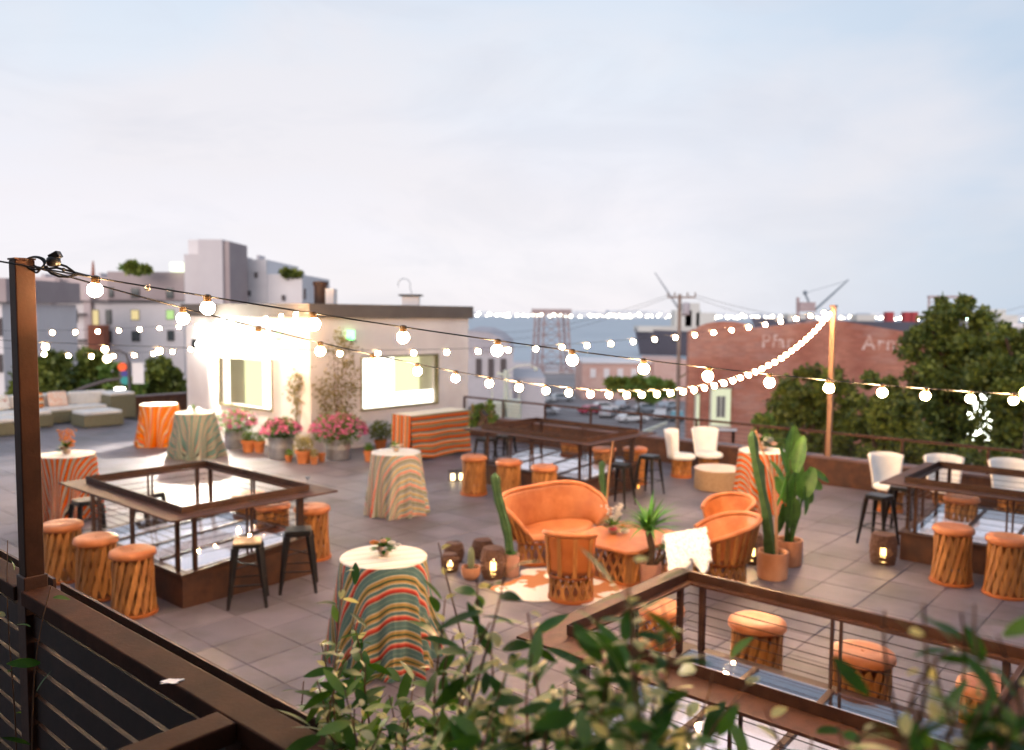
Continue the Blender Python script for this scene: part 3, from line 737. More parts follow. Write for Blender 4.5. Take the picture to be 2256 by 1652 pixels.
for root, (u, v), rz, lab in tol:
    p = flat(G(u, v, .76))
    if id(root) not in seen: seen.add(id(root)); root.location = p; root.rotation_euler = (0, 0, rz); root['label'] = lab
    else: copy_tree(root, lab, p, rz)

# ------------------------------------------------------------------ white backed chairs
wc = thing('covered_chair', '', 'chair', group='barrel chairs with white covers')
pad(wc, .30, .40, .10, m_white, dish=.004); drum(wc, .225, .215, .05, .41, 14, .7, w=.045); band(wc, .228, 0, .06)
def shell(arc, r0, r1, z0, zb, za, flare, sx=1, sy=1, pw=2.0, sq=1.0):
    def fn(s, t):
        a = R(-arc + 2 * arc * s); k = abs(2 * s - 1)
        top = za + (zb - za) * (1 - k ** pw)
        z = z0 + (top - z0) * t; rr = r0 + (r1 - r0) * t ** 1.3
        ps = lambda q: math.copysign(abs(q) ** sq, q)
        return Vector((rr * ps(math.sin(a)) * sx, -rr * ps(math.cos(a)) * sy, z))
    return fn
f = shell(66, .28, .37, .42, 1.02, .98, 0, pw=2.5)
mb = MB().grid(f, 18, 6); mb.build('back', m_white, wc, True, solid=.045)
wcs = [((1500, 1050), 0, R(-50), 'white covered barrel chair seen side on, beside the round woven table'),
 ((1566, 1052), 0, R(18), 'white covered barrel chair behind the round woven table, left of the tall pole')]
p0 = flat(G(1500, 1050))
wc.location = p0; wc.rotation_euler = (0, 0, R(-112)); wc['label'] = wcs[0][3]
copy_tree(wc, wcs[1][3], flat(G(1560, 1046)), R(-160))
copy_tree(wc, 'white covered chair left of the right skylight corner, behind a black stool', flat(G(1953, 1000, 1.0)) + Vector((0, -.2, 0)), R(-170))
copy_tree(wc, 'white covered chair seen through the far rim of the right skylight', flat(G(2075, 1004, 1.0)) + Vector((0, -.2, 0)), R(-185))
copy_tree(wc, 'white covered chair at the right edge behind the right skylight', flat(G(2218, 1013, 1.0)) + Vector((0, -.2, 0)), R(-190))

# ------------------------------------------------------------------ leather barrel chairs and loveseat
def make_barrel(name, label, cat, arc, sx, sy, zs, zb, za, loc, rz, r0=.27, r1=.36, pw=2.2, nsl=18, group=None, flat_back=False, dn=16, shm=None, sq=1.0):
    t = thing(name, label, cat, loc, rz, group)
    f = shell(arc, r0, r1, zs - .06, zb, za, 0, sx, sy, pw, sq)
    MB().grid(f, 40, 8).build('shell', shm or m_leath, t, True, solid=.022)
    rim = [f(s / 44, 1.0) for s in range(45)]
    MB().tube(rim, .033, 10).build('rolled_rim', m_leath, t, True)
    pad(t, r0 * .98, zs - .09, .10, m_leath, 'seat', sx, sy * 1.02)
    for k in range(nsl):
        s = (k + .5) / nsl; a = f(s, .0); b = f(s, .93); o = Vector((a.x / sx, a.y / sy, 0)).normalized() * .022
        a = a + o + Vector((0, 0, -.03)); b = b + o * .8
        MB().bar(a, b, .05 if name != 'x' else .04, .01, up=o).build('slat', m_slat, t)
    # leather skirt below the seat and the slatted drum base
    def fb(s, tt):
        a = 2 * math.pi * s; rr = r0 * (1.0 - .05 * tt) * (1 + .0 * tt)
        return Vector((rr * math.sin(a) * sx, rr * math.cos(a) * sy, zs - .1 - .03 * tt + (.008 * math.sin(a * 20) if tt > .5 else 0)))
    MB().grid(fb, 80, 2, True).build('leather_skirt', m_leathd, t, True, solid=.006)
    for lay in (1, -1):
        n = int(dn * (sx + sy) / 2)
        for k in range(n):
            a = 2 * math.pi * (k + (.25 if lay > 0 else 0)) / n; a2 = a + lay * .42 / max(1, (sx + sy) / 2)
            q = .93 - (.03 if lay < 0 else 0)
            p0 = Vector((r0 * q * .98 * math.sin(a) * sx, r0 * q * .98 * math.cos(a) * sy, .035)); p1 = Vector((r0 * q * .97 * math.sin(a2) * sx, r0 * q * .97 * math.cos(a2) * sy, zs - .1))
            MB().bar(p0, p1, .036, .008, up=(p0.x, p0.y, 0)).build('slat', m_slat, t)
    MB().lathe([(r0 * .90, 0), (r0 * .95, .004), (r0 * .955, .045), (r0 * .9, .05)], 32, sx=sx, sy=sy).build('base_ring', m_leathd, t, True)
    return t
GC = 'orange leather barrel armchairs around the coffee table'
# loveseat: front corners of the seat measured on the ground plane
pL, pR = G(1168, 1192, .42), G(1338, 1150, .42)
dv = (pR - pL); ang = math.atan2(dv.y, dv.x); fdir = Vector((math.sin(ang), -math.cos(ang), 0))
mid = (pL + pR) / 2 - fdir * .30
make_barrel('loveseat', 'wide orange leather barrel loveseat with rolled rim behind the coffee table', 'loveseat', 120, 2.55, 1.30, .43, .94, .52,
            flat(mid), ang + math.pi, r0=.285, r1=.36, pw=3.4, nsl=22, dn=13, sq=.78)
CT = flat(G(1392, 1192, .5))
def face(p, q): d = q - p; return math.atan2(d.y, d.x) - math.pi / 2
p = flat(G(1583, 1281)); make_barrel('barrel_armchair', 'orange leather barrel armchair with a sheepskin over its arm, right of coffee table', 'armchair', 122, 1.45, 1.36, .43, .86, .60, p, face(p, CT), group=GC)
p2 = flat(G(1602, 1163, .4)); make_barrel('barrel_armchair', 'orange leather barrel armchair behind the one with the sheepskin', 'armchair', 118, 1.0, 1.0, .43, .84, .66, p2, face(p2, CT) + .1, group=GC)
p3 = flat(G(1257, 1318)); make_barrel('barrel_armchair', 'leather barrel chair seen from behind, in front of the loveseat on the hide rug', 'armchair', 66, 1.1, 1.0, .43, .86, .84, p3, face(p3, flat(G(1300, 1200))) - .05, group=GC, r1=.31, nsl=4, shm=m_leathd)

# coffee table
near = G(1395, 1219, .5); la = to_ab(near)
cw_b = (to_ab(G(1491, 1171, .5))[1] - la[1]); cw_a = (to_ab(G(1262, 1176, .5))[0] - la[0])
t = thing('coffee_table', 'low orange leather topped table with clipped corners and strip base', 'table', ab(la[0] + cw_a / 2, la[1] + cw_b / 2), YAW)
hx, hy, cc = cw_b / 2, cw_a / 2, .1
poly = [(hx - cc, -hy), (hx, -hy + cc), (hx, hy - cc), (hx - cc, hy), (-hx + cc, hy), (-hx, hy - cc), (-hx, -hy + cc), (-hx + cc, -hy)]
mb = MB(); mb.prism(poly, .455, .5); mb.build('table_top', m_leath, t, bevel=.012)
k_ = .8
def per(s):
    s = (s % 1) * 8; i = int(s) % 8; q0, q1 = poly[i], poly[(i + 1) % 8]; w_ = s - int(s)
    return Vector(((q0[0] + (q1[0] - q0[0]) * w_) * k_, (q0[1] + (q1[1] - q0[1]) * w_) * k_, 0))
for k in range(44):
    for lay in (1, -1):
        p0 = per(k / 44) * (1 if lay > 0 else .96); p1 = per(k / 44 + lay * .035) * (1 if lay > 0 else .96)
        MB().bar(p0 + Vector((0, 0, .04)), p1 + Vector((0, 0, .455)), .036, .008, up=p0).build('slat', m_slat, t)
mb = MB(); mb.prism([(x * .84, y * .84) for x, y in poly], 0, .045); mb.build('base_ring', m_leathd, t)
CT = ab(la[0] + cw_a / 2, la[1] + cw_b / 2, .5)

# low leather pouf by the near skylight, woven drum table
p = flat(G(1452, 1330, .42)); t = thing('leather_pouf', 'low round pale orange leather pouf behind the near skylight counter', 'pouf', p)
pad(t, .27, .30, .12, m_leath); drum(t, .24, .25, .03, .31, 14, .7); band(t, .26, 0, .04)
p = flat(G(1582, 1030, .42)); t = thing('woven_drum_table', 'low round pale woven drum table by the white chairs', 'table', p)
rr = .47
mb = MB()
for k in range(11):
    z = .02 + k * .036
    mb.lathe([(rr - .02, z - .019), (rr - .004, z - .012), (rr, z), (rr - .004, z + .012), (rr - .02, z + .019)], 44, wob=lambda a, q, k=k: 1 + .006 * math.sin(a * 36 + (k % 2) * math.pi))
mb.build('woven_side', m_wickl, t, True)
MB().lathe([(rr - .01, .395), (rr + .005, .405), (rr - .005, .42), (.0001, .42)], 44).build('top', M('washed_weave_top', (.6, .5, .42), (.72, .62, .54), 30, .8, bump=.5), t, True)

# cowhide rug
m_hide = M('cowhide', (.80, .74, .68), (.44, .17, .06), 2.0, .85, bump=.2, bscale=60, lo=.50, hi=.53, detail=3)
c = flat(G(1270, 1288)); n = 64; poly = []
for k in range(n):
    a = 2 * math.pi * k / n
    q = 1 + .10 * math.sin(4 * a + .8) + .07 * math.sin(7 * a) + .03 * math.sin(13 * a)
    poly.append((1.02 * q * math.cos(a), .72 * q * math.sin(a)))
mb = MB(); mb.prism(poly, .004, .012); o = mb.build('cowhide_rug', m_hide, None, loc=c, rz=.25)
tag(o, 'brown and white cowhide rug under the leather seating group', 'rug')

# sheepskin draped on the armchair: a thick folded pelt hanging over the rim
sc = flat(G(1518, 1215, .6)); d2 = (sc - Vector((0, 0, 0))).normalized()
sa = thing('sheepskin', 'fluffy white sheepskin hanging over the arm of the leather armchair', 'sheepskin', (0, 0, 0))
tl, tr, bl_, br = D(1462, 1182, 10.0), D(1552, 1166, 10.2), D(1474, 1268, 9.35), D(1566, 1246, 9.5)
mb = MB(); rg = np.random.default_rng(5)
def pelt(s, tt):
    drop = .86 + .17 * math.sin(s * 9 + .6) + .10 * math.sin(s * 17 + 1)
    q = tt / .55
    if tt < .45:      # part over the inner side
        w_ = (.45 - tt) / .45
        p = tl.lerp(tr, s) + Vector((.02, .24 * w_, -.12 * w_ * w_ + .0))
    else:
        w_ = (tt - .45) / .55 * drop
        p = tl.lerp(tr, s).lerp(bl_.lerp(br, s), w_) + Vector((0, -.05 * math.sin(w_ * 2.6), 0))
    return p
N1, N2 = 46, 40
vs = []
for i in range(N1 + 1):
    for j in range(N2 + 1):
        p = pelt(i / N1, j / N2); b_ = .012 * math.sin(i * .9 + 2 * math.sin(j * .5)) + .008 * rg.normal()
        vs.append(p + Vector((rg.normal(0, .004), -.02 - b_, rg.normal(0, .005))))
mb.add(vs, [(i * (N2 + 1) + j, (i + 1) * (N2 + 1) + j, (i + 1) * (N2 + 1) + j + 1, i * (N2 + 1) + j + 1) for i in range(N1) for j in range(N2)])
mb.build('pelt', m_fur, sa, True, solid=.05)
tf = MB()
for k in range(420):      # soft rounded locks of wool
    u0_, t0_ = rg.random(), .42 + .58 * rg.random(); p = pelt(u0_, t0_) + Vector((rg.normal(0, .006), -.045 + rg.normal(0, .006), rg.normal(0, .006)))
    tf.lathe([(.0001, -.035), (.016, -.024), (.021, -.004), (.014, .016), (.0001, .024)], 6, p, wob=lambda a, q, k=k: 1 + .2 * math.sin(3 * a + k))
stuff(tf.build('wool_locks', m_fur, sa, True))

# ================================================================== DRAPED TABLES
RED, COR, TEAL, GRY, OCH, CRM, GRN, BLK, ORG, BRN, OLV = (.50, .055, .04), (.72, .22, .15), (.10, .19, .19), (.30, .32, .29), (.42, .28, .10), (.70, .62, .48), (.05, .12, .06), (.05, .04, .035), (.66, .17, .045), (.22, .13, .08), (.2, .19, .1)
ser1 = stripes('teal_serape', [(4, TEAL), (.6, (.2, .3, .28)), (3, TEAL), (.6, CRM), (2.4, OCH), (1, GRN), (.7, BLK), (2, OCH), (.5, CRM), (3, TEAL), (.6, CRM), (1.2, COR), (2, RED), (1, (.16, .03, .03)), (.5, CRM)], .27)
ser2 = stripes('pale_serape', [(4, GRY), (1, CRM), (2, OCH), (1, (.5, .52, .46)), (2, (.22, .3, .29)), (1, CRM), (1.4, COR), (.6, RED), (1.6, (.5, .5, .44)), (1.6, OLV)], .24)
ser3 = stripes('orange_serape', [(2, (.72, .13, .03)), (1.2, BRN), (.8, CRM), (1.6, (.24, .21, .18)), (1.2, ORG), (1.5, (.68, .15, .08)), (1, (.28, .26, .22)), (.8, CRM), (1, BLK)], .2, sat=1.1)
ser4 = stripes('bright_orange_serape', [(3, (.74, .17, .035)), (1, BRN), (2, (.75, .26, .06)), (.7, CRM), (1.2, (.3, .26, .2)), (2, (.7, .16, .08)), (1, OCH)], .24, sat=1.1)
ser5 = stripes('grey_serape', [(4, (.10, .17, .155)), (.6, (.55, .14, .09)), (2.4, (.19, .25, .21)), (1, BLK), (1.5, (.28, .32, .26)), (.5, RED), (2.4, (.07, .15, .135))], .2)
ser6 = stripes('rust_serape', [(1.8, (.68, .14, .05)), (1, (.13, .09, .07)), (1, (.28, .27, .2)), (.4, CRM), (1.6, (.74, .2, .07)), (1.2, (.2, .17, .13)), (.6, OCH), (.8, (.12, .16, .14))], .27, sat=1.1)
def paler(name, bands, per_): return stripes(name, [(w, tuple(.58 + .30 * x for x in c)) for w, c in bands], per_, sat=.9)
top1 = stripes('pale_striped_top', [(6, (.74, .70, .64)), (1, (.78, .48, .40)), (1, (.76, .72, .66)), (.7, (.72, .52, .3)), (5, (.76, .74, .69)), (.8, (.6, .63, .6))], .16)
top2 = stripes('sandy_top', [(5, (.74, .68, .56)), (1, (.72, .5, .36)), (4, (.76, .72, .6))], .2)
def make_cloth_table(label, px, mat, topmat, rt, rb, stripe_ang, seed, h=1.07, folds=11, cat='table', amp=.085):
    p = flat(G(px[0], px[1], h)); t = thing('cocktail_table', label, cat, p, 0, 'round cocktail tables under striped cloths')
    n, m = 180, 26; rg = np.random.default_rng(seed)
    ph = rg.random(6) * 6.28; wts = rg.random(4)
    vs, uv, fs = [], [], []
    def fold(a): return (1.0 - 2.0 * abs(math.sin(folds * a / 2 + ph[0] + .5 * math.sin(2 * a + ph[1]))) ** .8 + .5 * math.sin((folds * 2 - 3) * a + ph[1]) + .4 * math.sin((folds // 2) * a + ph[2])) / 1.6
    for j in range(m + 1):
        s = j / m
        for i in range(n):
            a = 2 * math.pi * i / n; F_ = fold(a + .10 * s)
            sh = max(0, s - .03)
            rr = rt + (rb - rt) * (sh ** .8) + amp * F_ * min(1, sh * 1.15) * (.35 + .65 * sh) + .004 * math.sin(3 * a)
            lap = .05 * max(0, F_) * s
            z = h - .004 - (h - .012) * s if s < 1 else .008
            if s < .02: z = h - .002
            x, y = rr * math.cos(a), rr * math.sin(a)
            vs.append((x, y, z)); L_ = rt + s * h * 1.04
            a2_ = a + .10 * math.cos(folds * a + ph[0]) * s; L_ += .035 * F_ * s
            uv.append(((L_ * math.cos(a2_) * math.cos(stripe_ang) + L_ * math.sin(a2_) * math.sin(stripe_ang)) + 5,
                       (-L_ * math.cos(a) * math.sin(stripe_ang) + L_ * math.sin(a) * math.cos(stripe_ang)) + 5))
    for j in range(m):
        for i in range(n): fs.append((j * n + i, (j + 1) * n + i, (j + 1) * n + (i + 1) % n, j * n + (i + 1) % n))
    o = MB().add(vs, fs).build('cloth_skirt', mat, t, True); uvcloth(o, uv)
    # fallen hem lying on the tiles
    vs, uv, fs = [(0, 0, h + .004)], [(5, 5)], []
    rings = [(.5 * rt, h + .004), (.93 * rt, h + .004), (.99 * rt, h), (1.006 * rt, h - .012)]
    for r2, z in rings:
        for i in range(72):
            a = 2 * math.pi * i / 72; vs.append((r2 * math.cos(a), r2 * math.sin(a), z))
            uv.append((r2 * math.cos(a) * math.cos(stripe_ang) + r2 * math.sin(a) * math.sin(stripe_ang) + 5, 5))
    fs = [(0, 1 + i, 1 + (i + 1) % 72) for i in range(72)]
    for j in range(3):
        for i in range(72): fs.append((1 + j * 72 + i, 1 + (j + 1) * 72 + i, 1 + (j + 1) * 72 + (i + 1) % 72, 1 + j * 72 + (i + 1) % 72))
    o = MB().add(vs, fs).build('cloth_top', topmat, t, True); uvcloth(o, uv)
    return t, p
TT = {}
for key, lab, px, mt, tm, rt, rb, an, sd, am in (
 ('near', 'nearest round cocktail table under a teal and red serape cloth', (845, 1225), ser1, top1, .425, .52, R(-66), 3, .13),
 ('mid', 'round cocktail table under a pale grey striped cloth, in the middle of the deck', (872, 995), ser2, top1, .425, .52, R(-52), 8, .12),
 ('left', 'round cocktail table under an orange and grey serape, beside the corner post', (147, 1000), ser3, top1, .44, .52, R(8), 12, .11),
 ('orange', 'round cocktail table under a bright orange striped cloth, furthest at left', (350, 890), ser4, top2, .46, .57, R(5), 21, .12),
 ('grey', 'round cocktail table under a grey green cloth with coral stripes, by the flower tubs', (429, 908), ser5, top2, .45, .62, R(12), 30, .12),
 ('right', 'round cocktail table under an orange striped cloth behind the tall potted plants', (1680, 992), ser3, top1, .42, .50, R(15), 41, .12)):
    TT[key] = make_cloth_table(lab, px, mt, tm, rt, rb, an, sd, amp=am)[1]
# long buffet table
ba0, ba1, bb0, bb1 = 14.58, 15.26, 13.12, 15.06
t = thing('buffet_table', 'long rectangular table under a rust and brown striped cloth against the white wall', 'table', ab(ba0, bb0), YAW)
lx, ly, hh = bb1 - bb0, ba1 - ba0, 1.07
def side(p0, p1, u0, flip=False):
    vs, uv, fs = [], [], []; n, m = 60, 10; d = Vector(p1) - Vector(p0); nrm = Vector((d.y, -d.x)).normalized()
    for j in range(m + 1):
        for i in range(n + 1):
            s = i / n; q = Vector(p0) + d * s + nrm * ((.03 + .05 * math.sin(s * d.length * 7 + 1) * math.sin(s * d.length * 3.1 + 2) * (j / m)) * (j / m))
            z = hh * (1 - j / m) + .004 + (.025 * math.sin(s * d.length * 5) * (j / m) ** 3 + .03 * (j / m) ** 3)
            vs.append((q.x, q.y, z)); uv.append((hh * (j / m) + 4 + .022 * math.sin(s * d.length * 6 + 1) * (j / m) if not flip else s * d.length + 4, s))
    for j in range(m):
        for i in range(n): fs.append((j * (n + 1) + i, (j + 1) * (n + 1) + i, (j + 1) * (n + 1) + i + 1, j * (n + 1) + i + 1))
    return MB().add(vs, fs), uv
for p0, p1, fl_ in (((0, 0), (lx, 0), False), ((0, ly), (0, 0), True), ((lx, 0), (lx, ly), True), ((lx, ly), (0, ly), False)):
    mb, uv = side(p0, p1, 0, fl_); o = mb.build('cloth_side', ser6, t, True); uvcloth(o, uv)
o = MB().add([(0, 0, hh + .006), (lx, 0, hh + .006), (lx, ly, hh + .006), (0, ly, hh + .006)], [(0, 1, 2, 3)]).build('cloth_top', top2, t); uvcloth(o, [(4, 0), (4, 1), (4 + ly, 1), (4 + ly, 0)])

# ================================================================== FLOWERS ON THE TABLES
m_fl = {'peach': M('peach_petals', (.75, .42, .30), (.85, .6, .5), 20, .7, transl=.2), 'orange': M('orange_petals', (.8, .25, .05), (.85, .35, .1), 20, .7, transl=.2),
        'cream': M('cream_petals', (.82, .76, .66), (.88, .84, .78), 20, .7, transl=.2), 'hot': M('hot_pink_petals', (.75, .1, .2), (.85, .25, .35), 20, .7, transl=.2)}
def leafmesh(l, w, bend=.25, n=5, fold=.12):
    vs, fs = [], []
    for i in range(n + 1):
        s = i / n; ww = w / 2 * math.sin(math.pi * min(1, s * .92 + .06)) ** .8; z = -bend * l * s * s
        vs += [(-ww, l * s, z + fold * ww), (0, l * s, z), (ww, l * s, z + fold * ww)]
    for i in range(n):
        for k in (0, 1): fs.append((i * 3 + k, i * 3 + k + 1, i * 3 + k + 4, i * 3 + k + 3))
    return vs, fs
def rose(mb, c, r):
    c = Vector(c)
    for ring, (n, rr, tl_) in enumerate(((3, .35, .1), (5, .7, .35), (6, 1.0, .7))):
        for k in range(n):
            a = 2 * math.pi * (k + ring * .37) / n
            o = Vector((math.cos(a), math.sin(a), 0)); tn = Vector((-math.sin(a), math.cos(a), 0)); up = Vector((0, 0, 1))
            b = c + o * r * rr * .3; top = c + o * r * rr * (.7 + tl_ * .4) + up * r * (1.0 - tl_ * .5)
            w = r * .62
            mb.add([b - tn * w * .4, b + tn * w * .4, (b + top) / 2 + tn * w + o * r * .12, top + tn * w * .5, top - tn * w * .5, (b + top) / 2 - tn * w + o * r * .12], [(0, 1, 2, 5), (5, 2, 3, 4)])
    mb.ball(c + Vector((0, 0, r * .35)), r * .45, 7, 5)
def bouquet(label, p, size, cols, nleaf=26, seed=1, spike=None, vase=(.55, .4, .3)):
    rg = np.random.default_rng(seed); t = thing('flower_arrangement', label, 'flowers', p)
    MB().lathe([(.022 * size, 0), (.036 * size, .012 * size), (.040 * size, .034 * size), (.034 * size, .045 * size)], 14).build('vase', M('vase_' + label[:12].replace(' ', '_'), vase, rough=.4), t, True)
    base = Vector((0, 0, .042 * size))
    for k in range(nleaf):
        a = rg.random() * 6.28; el = rg.uniform(.1, 1.1); d = Vector((math.cos(a) * math.cos(el), math.sin(a) * math.cos(el), math.sin(el)))
        vs, fs = leafmesh(.07 * size * rg.uniform(.8, 1.3), .032 * size)
        o = MB().add(vs, fs).build('leaf', m_leafm if k % 3 else m_leafd, t)
        o.location = base + d * .03 * size; o.rotation_euler = d.to_track_quat('Y', 'Z').to_euler()
    for k, (cn, dx, dy, dz, r) in enumerate(cols):
        mb = MB(); rose(mb, (dx * size, dy * size, (dz - .035) * size), r * size * 1.15); mb.build('flower', m_fl[cn], t, True)
    if spike:
        for k in range(7):
            a = rg.random() * 6.28; d = Vector((.35 * math.cos(a), .35 * math.sin(a), 1)).normalized() * .2 * size
            mb = MB().tube([base, base + d * .5, base + d], .0025, 4)
            for q in range(9):
                c_ = base + d * (.5 + .5 * q / 8) + Vector((rg.normal(0, .012), rg.normal(0, .012), 0)) * size; mb.ball(c_, .009 * size, 5, 4)
            mb.build('flower_spray', m_fl[spike], t)
    return t
bouquet('low arrangement of peach and cream roses on the nearest cocktail table', Vector((*TT['near'].xy, 1.077)), 1.35,
        [('peach', -.02, -.05, .085, .028), ('cream', .06, -.01, .12, .026), ('orange', -.07, 0, .115, .028), ('cream', .10, .02, .10, .02), ('peach', -.005, .04, .12, .024), ('cream', -.04, .05, .10, .02)], 34, 3)
bouquet('small cream flower arrangement on the middle cocktail table', Vector((*TT['mid'].xy, 1.077)), 1.3, [('cream', .03, -.03, .09, .035), ('peach', .06, .02, .1, .03), ('cream', -.05, 0, .09, .028)], 24, 4)
bouquet('arrangement with tall orange blooms on the table beside the corner post', Vector((*TT['left'].xy, 1.077)), 1.7, [('peach', -.01, -.04, .08, .03), ('orange', .04, 0, .10, .032), ('orange', .05, .02, .14, .026)], 30, 5, 'orange')
bouquet('small green sprig arrangement on the grey green draped table', Vector((*TT['grey'].xy, 1.077)), 1.4, [('orange', .0, 0, .09, .02)], 22, 6)
bouquet('pink and white arrangement on the table behind the tall potted plants', Vector((*TT['right'].xy, 1.077)), 2.2, [('peach', -.05, -.03, .14, .03), ('cream', .04, 0, .1, .04), ('cream', -.03, 0, .08, .035), ('peach', .09, .02, .07, .03), ('cream', .0, .05, .09, .03)], 34, 7)
bouquet('loose arrangement with one hot pink bloom on the leather coffee table', CT + ab(.02, -.02, .004) + Vector((-.12, .1, 0)), 1.7, [('hot', -.01, -.05, .07, .028), ('cream', .09, -.02, .04, .035), ('peach', -.06, .0, .09, .025), ('orange', .08, .02, .08, .02), ('cream', -.03, .05, .1, .025), ('cream', .03, .05, .12, .022)], 34, 8, 'cream')
# cocktail glass on the left skylight counter
gp = G(678, 1071, 1.122); t = thing('cocktail_glass', 'stemmed cocktail glass on the right corner of the left skylight counter', 'glass', gp)
m_cl = M('clear_glass', (.9, .9, .9), rough=.03, spec=.8, transl=.3); m_cl.node_tree.nodes['Principled BSDF'].inputs['Transmission Weight'].default_value = .9
MB().lathe([(.034, 0), (.034, .003), (.005, .006), (.004, .08), (.012, .09), (.045, .135), (.043, .136), (.008, .093), (.0001, .09)], 18).build('glass', m_cl, t, True)

# ================================================================== LANTERNS
def lantern(label, px, r, h, glow=1.0, round_=False, gz=.3, light=6, tall=False):
    p = flat(G(*px)); t = thing('wicker_lantern', label, 'lantern', p, 0, 'wicker candle lanterns'); rg = np.random.default_rng(int(px[0]))
    prof = lambda s: r * (.62 + .38 * math.sin(math.pi * (s * .86 + .07)) ** .6) if not tall else r * (.86 + .14 * math.sin(math.pi * s))
    mb = MB(); nr = int(h / .018)
    for k in range(nr):
        s = k / (nr - 1); z = .01 + s * (h - .02); rr = prof(s)
        ph = rg.random() * 6
        pts = [(rr * (1 + .045 * math.sin(9 * a + ph)) * math.cos(a), rr * (1 + .045 * math.sin(9 * a + ph)) * math.sin(a), z + .006 * math.sin(3 * a + ph)) for a in (2 * math.pi * q / 26 for q in range(26))]
        hole = (.34 < s < .62) and glow > 0
        if hole:   # leave the opening that shows the candle, on the side of the viewer
            ca = math.atan2(-p.y, -p.x); pts = [q for q in pts if abs((math.atan2(q[1], q[0]) - ca + math.pi) % (2 * math.pi) - math.pi) > .42]
            pts.sort(key=lambda q: (math.atan2(q[1], q[0]) - ca) % (2 * math.pi)); mb.tube(pts, .0085, 4)
        else: mb.tube(pts, .0095, 4, True)
    mb.build('wicker_weave', m_wick, t)
    mb = MB()
    for k in range(12):
        a = 2 * math.pi * k / 12; mb.tube([(prof(s) * .96 * math.cos(a), prof(s) * .96 * math.sin(a), .01 + s * (h - .02)) for s in (0, .15, .3, .5, .7, .85, 1)], .005, 4)
    mb.build('ribs', m_wick, t)
    MB().lathe([(prof(1) * .5, h - .014), (prof(1) * 1.02, h - .01), (prof(1) * 1.04, h), (prof(1) * .6, h + .004)], 24).build('top_ring', m_wick, t, True)
    MB().lathe([(r * .6, 0), (r * .62, .012), (.0001, .012)], 20).build('floor', m_wick, t)
    if glow > 0:
        MB().lathe([(.034, .02), (.034, h * .52), (.0001, h * .52)], 14).build('candle', m_candle, t)
        MB().ball((0, 0, h * .52 + .02), .012, 8, 6, 1.7).build('flame', m_flame, t, True)
        li = bpy.data.lights.new('candle_light', 'POINT'); li.energy = light; li.color = (1, .62, .28); li.shadow_soft_size = .03
        lo = bpy.data.objects.new('candle_light', li); COL.objects.link(lo); lo.parent = t; lo.location = (0, 0, h * .52 + .06)
    return t
lantern('large wicker lantern with a bright candle, beside the small round cactus pot', (1086, 1272), .165, .40, light=5)
lantern('small dark wicker lantern with a candle, leftmost in the cluster by the loveseat', (991, 1258), .115, .24, light=2)
lantern('unlit dark wicker lantern behind the small candle lantern at the cluster left', (1000, 1237), .135, .27, 0)
lantern('unlit dark round wicker lantern behind the cactus pot', (1063, 1228), .15, .26, 0)
lantern('tall brown wicker lantern glowing on the tiles beside the right skylight', (1944, 1240), .175, .42, light=2, tall=True)
lantern('wicker lantern glowing behind the sheepskin armchair', (1656, 1240), .15, .42, light=3)
for (u, v, lab) in ((997, 1059, 'small square glass candle lantern left of the back barrel stools'), (1016, 1058, 'small glass candle lantern touching the leftmost back barrel stool')):
    t = thing('glass_lantern', lab, 'lantern', flat(G(u, v)), YAW)
    MB().box((0, 0, .01), (.13, .13, .02)).build('base', m_black, t); MB().box((0, 0, .215), (.14, .14, .016)).build('roof', m_black, t)
    for sx in (-1, 1):
        for sy in (-1, 1): MB().box((sx * .058, sy * .058, .112), (.01, .01, .19)).build('corner_bar', m_black, t)
    MB().lathe([(.036, .021), (.036, .14), (.0001, .14)], 12).build('candle', emitter('bright_candle', (1, .72, .35), 9), t)
for (u, v, lab) in ((1374, 1072, 'tiny amber candle glass on the floor under the back black stool'), (1402, 1075, 'tiny amber candle glass on the floor by the wicker clad stool')):
    t = thing('votive_candle', lab, 'candle', flat(G(u, v)))
    MB().lathe([(.04, 0), (.05, .01), (.052, .07), (.0001, .07)], 12).build('glass', emitter('amber_votive', (1, .45, .08), 2.2), t)

# ================================================================== POTTED PLANTS
def pot(label, p, r, h, mat, name='potted_plant', cat='plant', taper=.94, lip=True, group=None, sc=None):
    t = thing(name, label, cat, p, 0, group)
    w = .022 * r / .2 + .006
    MB().lathe([(r * taper * .93, 0), (r * taper, .01), (r, h - .02), (r, h), (r - w, h), (r - w - .004, h - .04), (r - w - .006, h - .06)], 36).build('pot', mat, t, True)
    MB().lathe([(r - w, h - .055), (r * .5, h - .045), (.0001, h - .04)], 24).build('soil', m_soil, t, True)
    return t
def blade(l, w, curve, n=8):
    vs, fs = [], []
    for i in range(n + 1):
        s = i / n; ww = w / 2 * (1 - s ** 2.2) * (.65 + .6 * s * (1 - s) * 2); z = l * s - curve * l * s * s * .35; y = curve * l * s * s * .75
        vs += [(-ww, y - .25 * ww, z), (0, y, z), (ww, y - .25 * ww, z)]
    for i in range(n):
        for k in (0, 1): fs.append((i * 3 + k, i * 3 + k + 1, i * 3 + k + 4, i * 3 + k + 3))
    return vs, fs
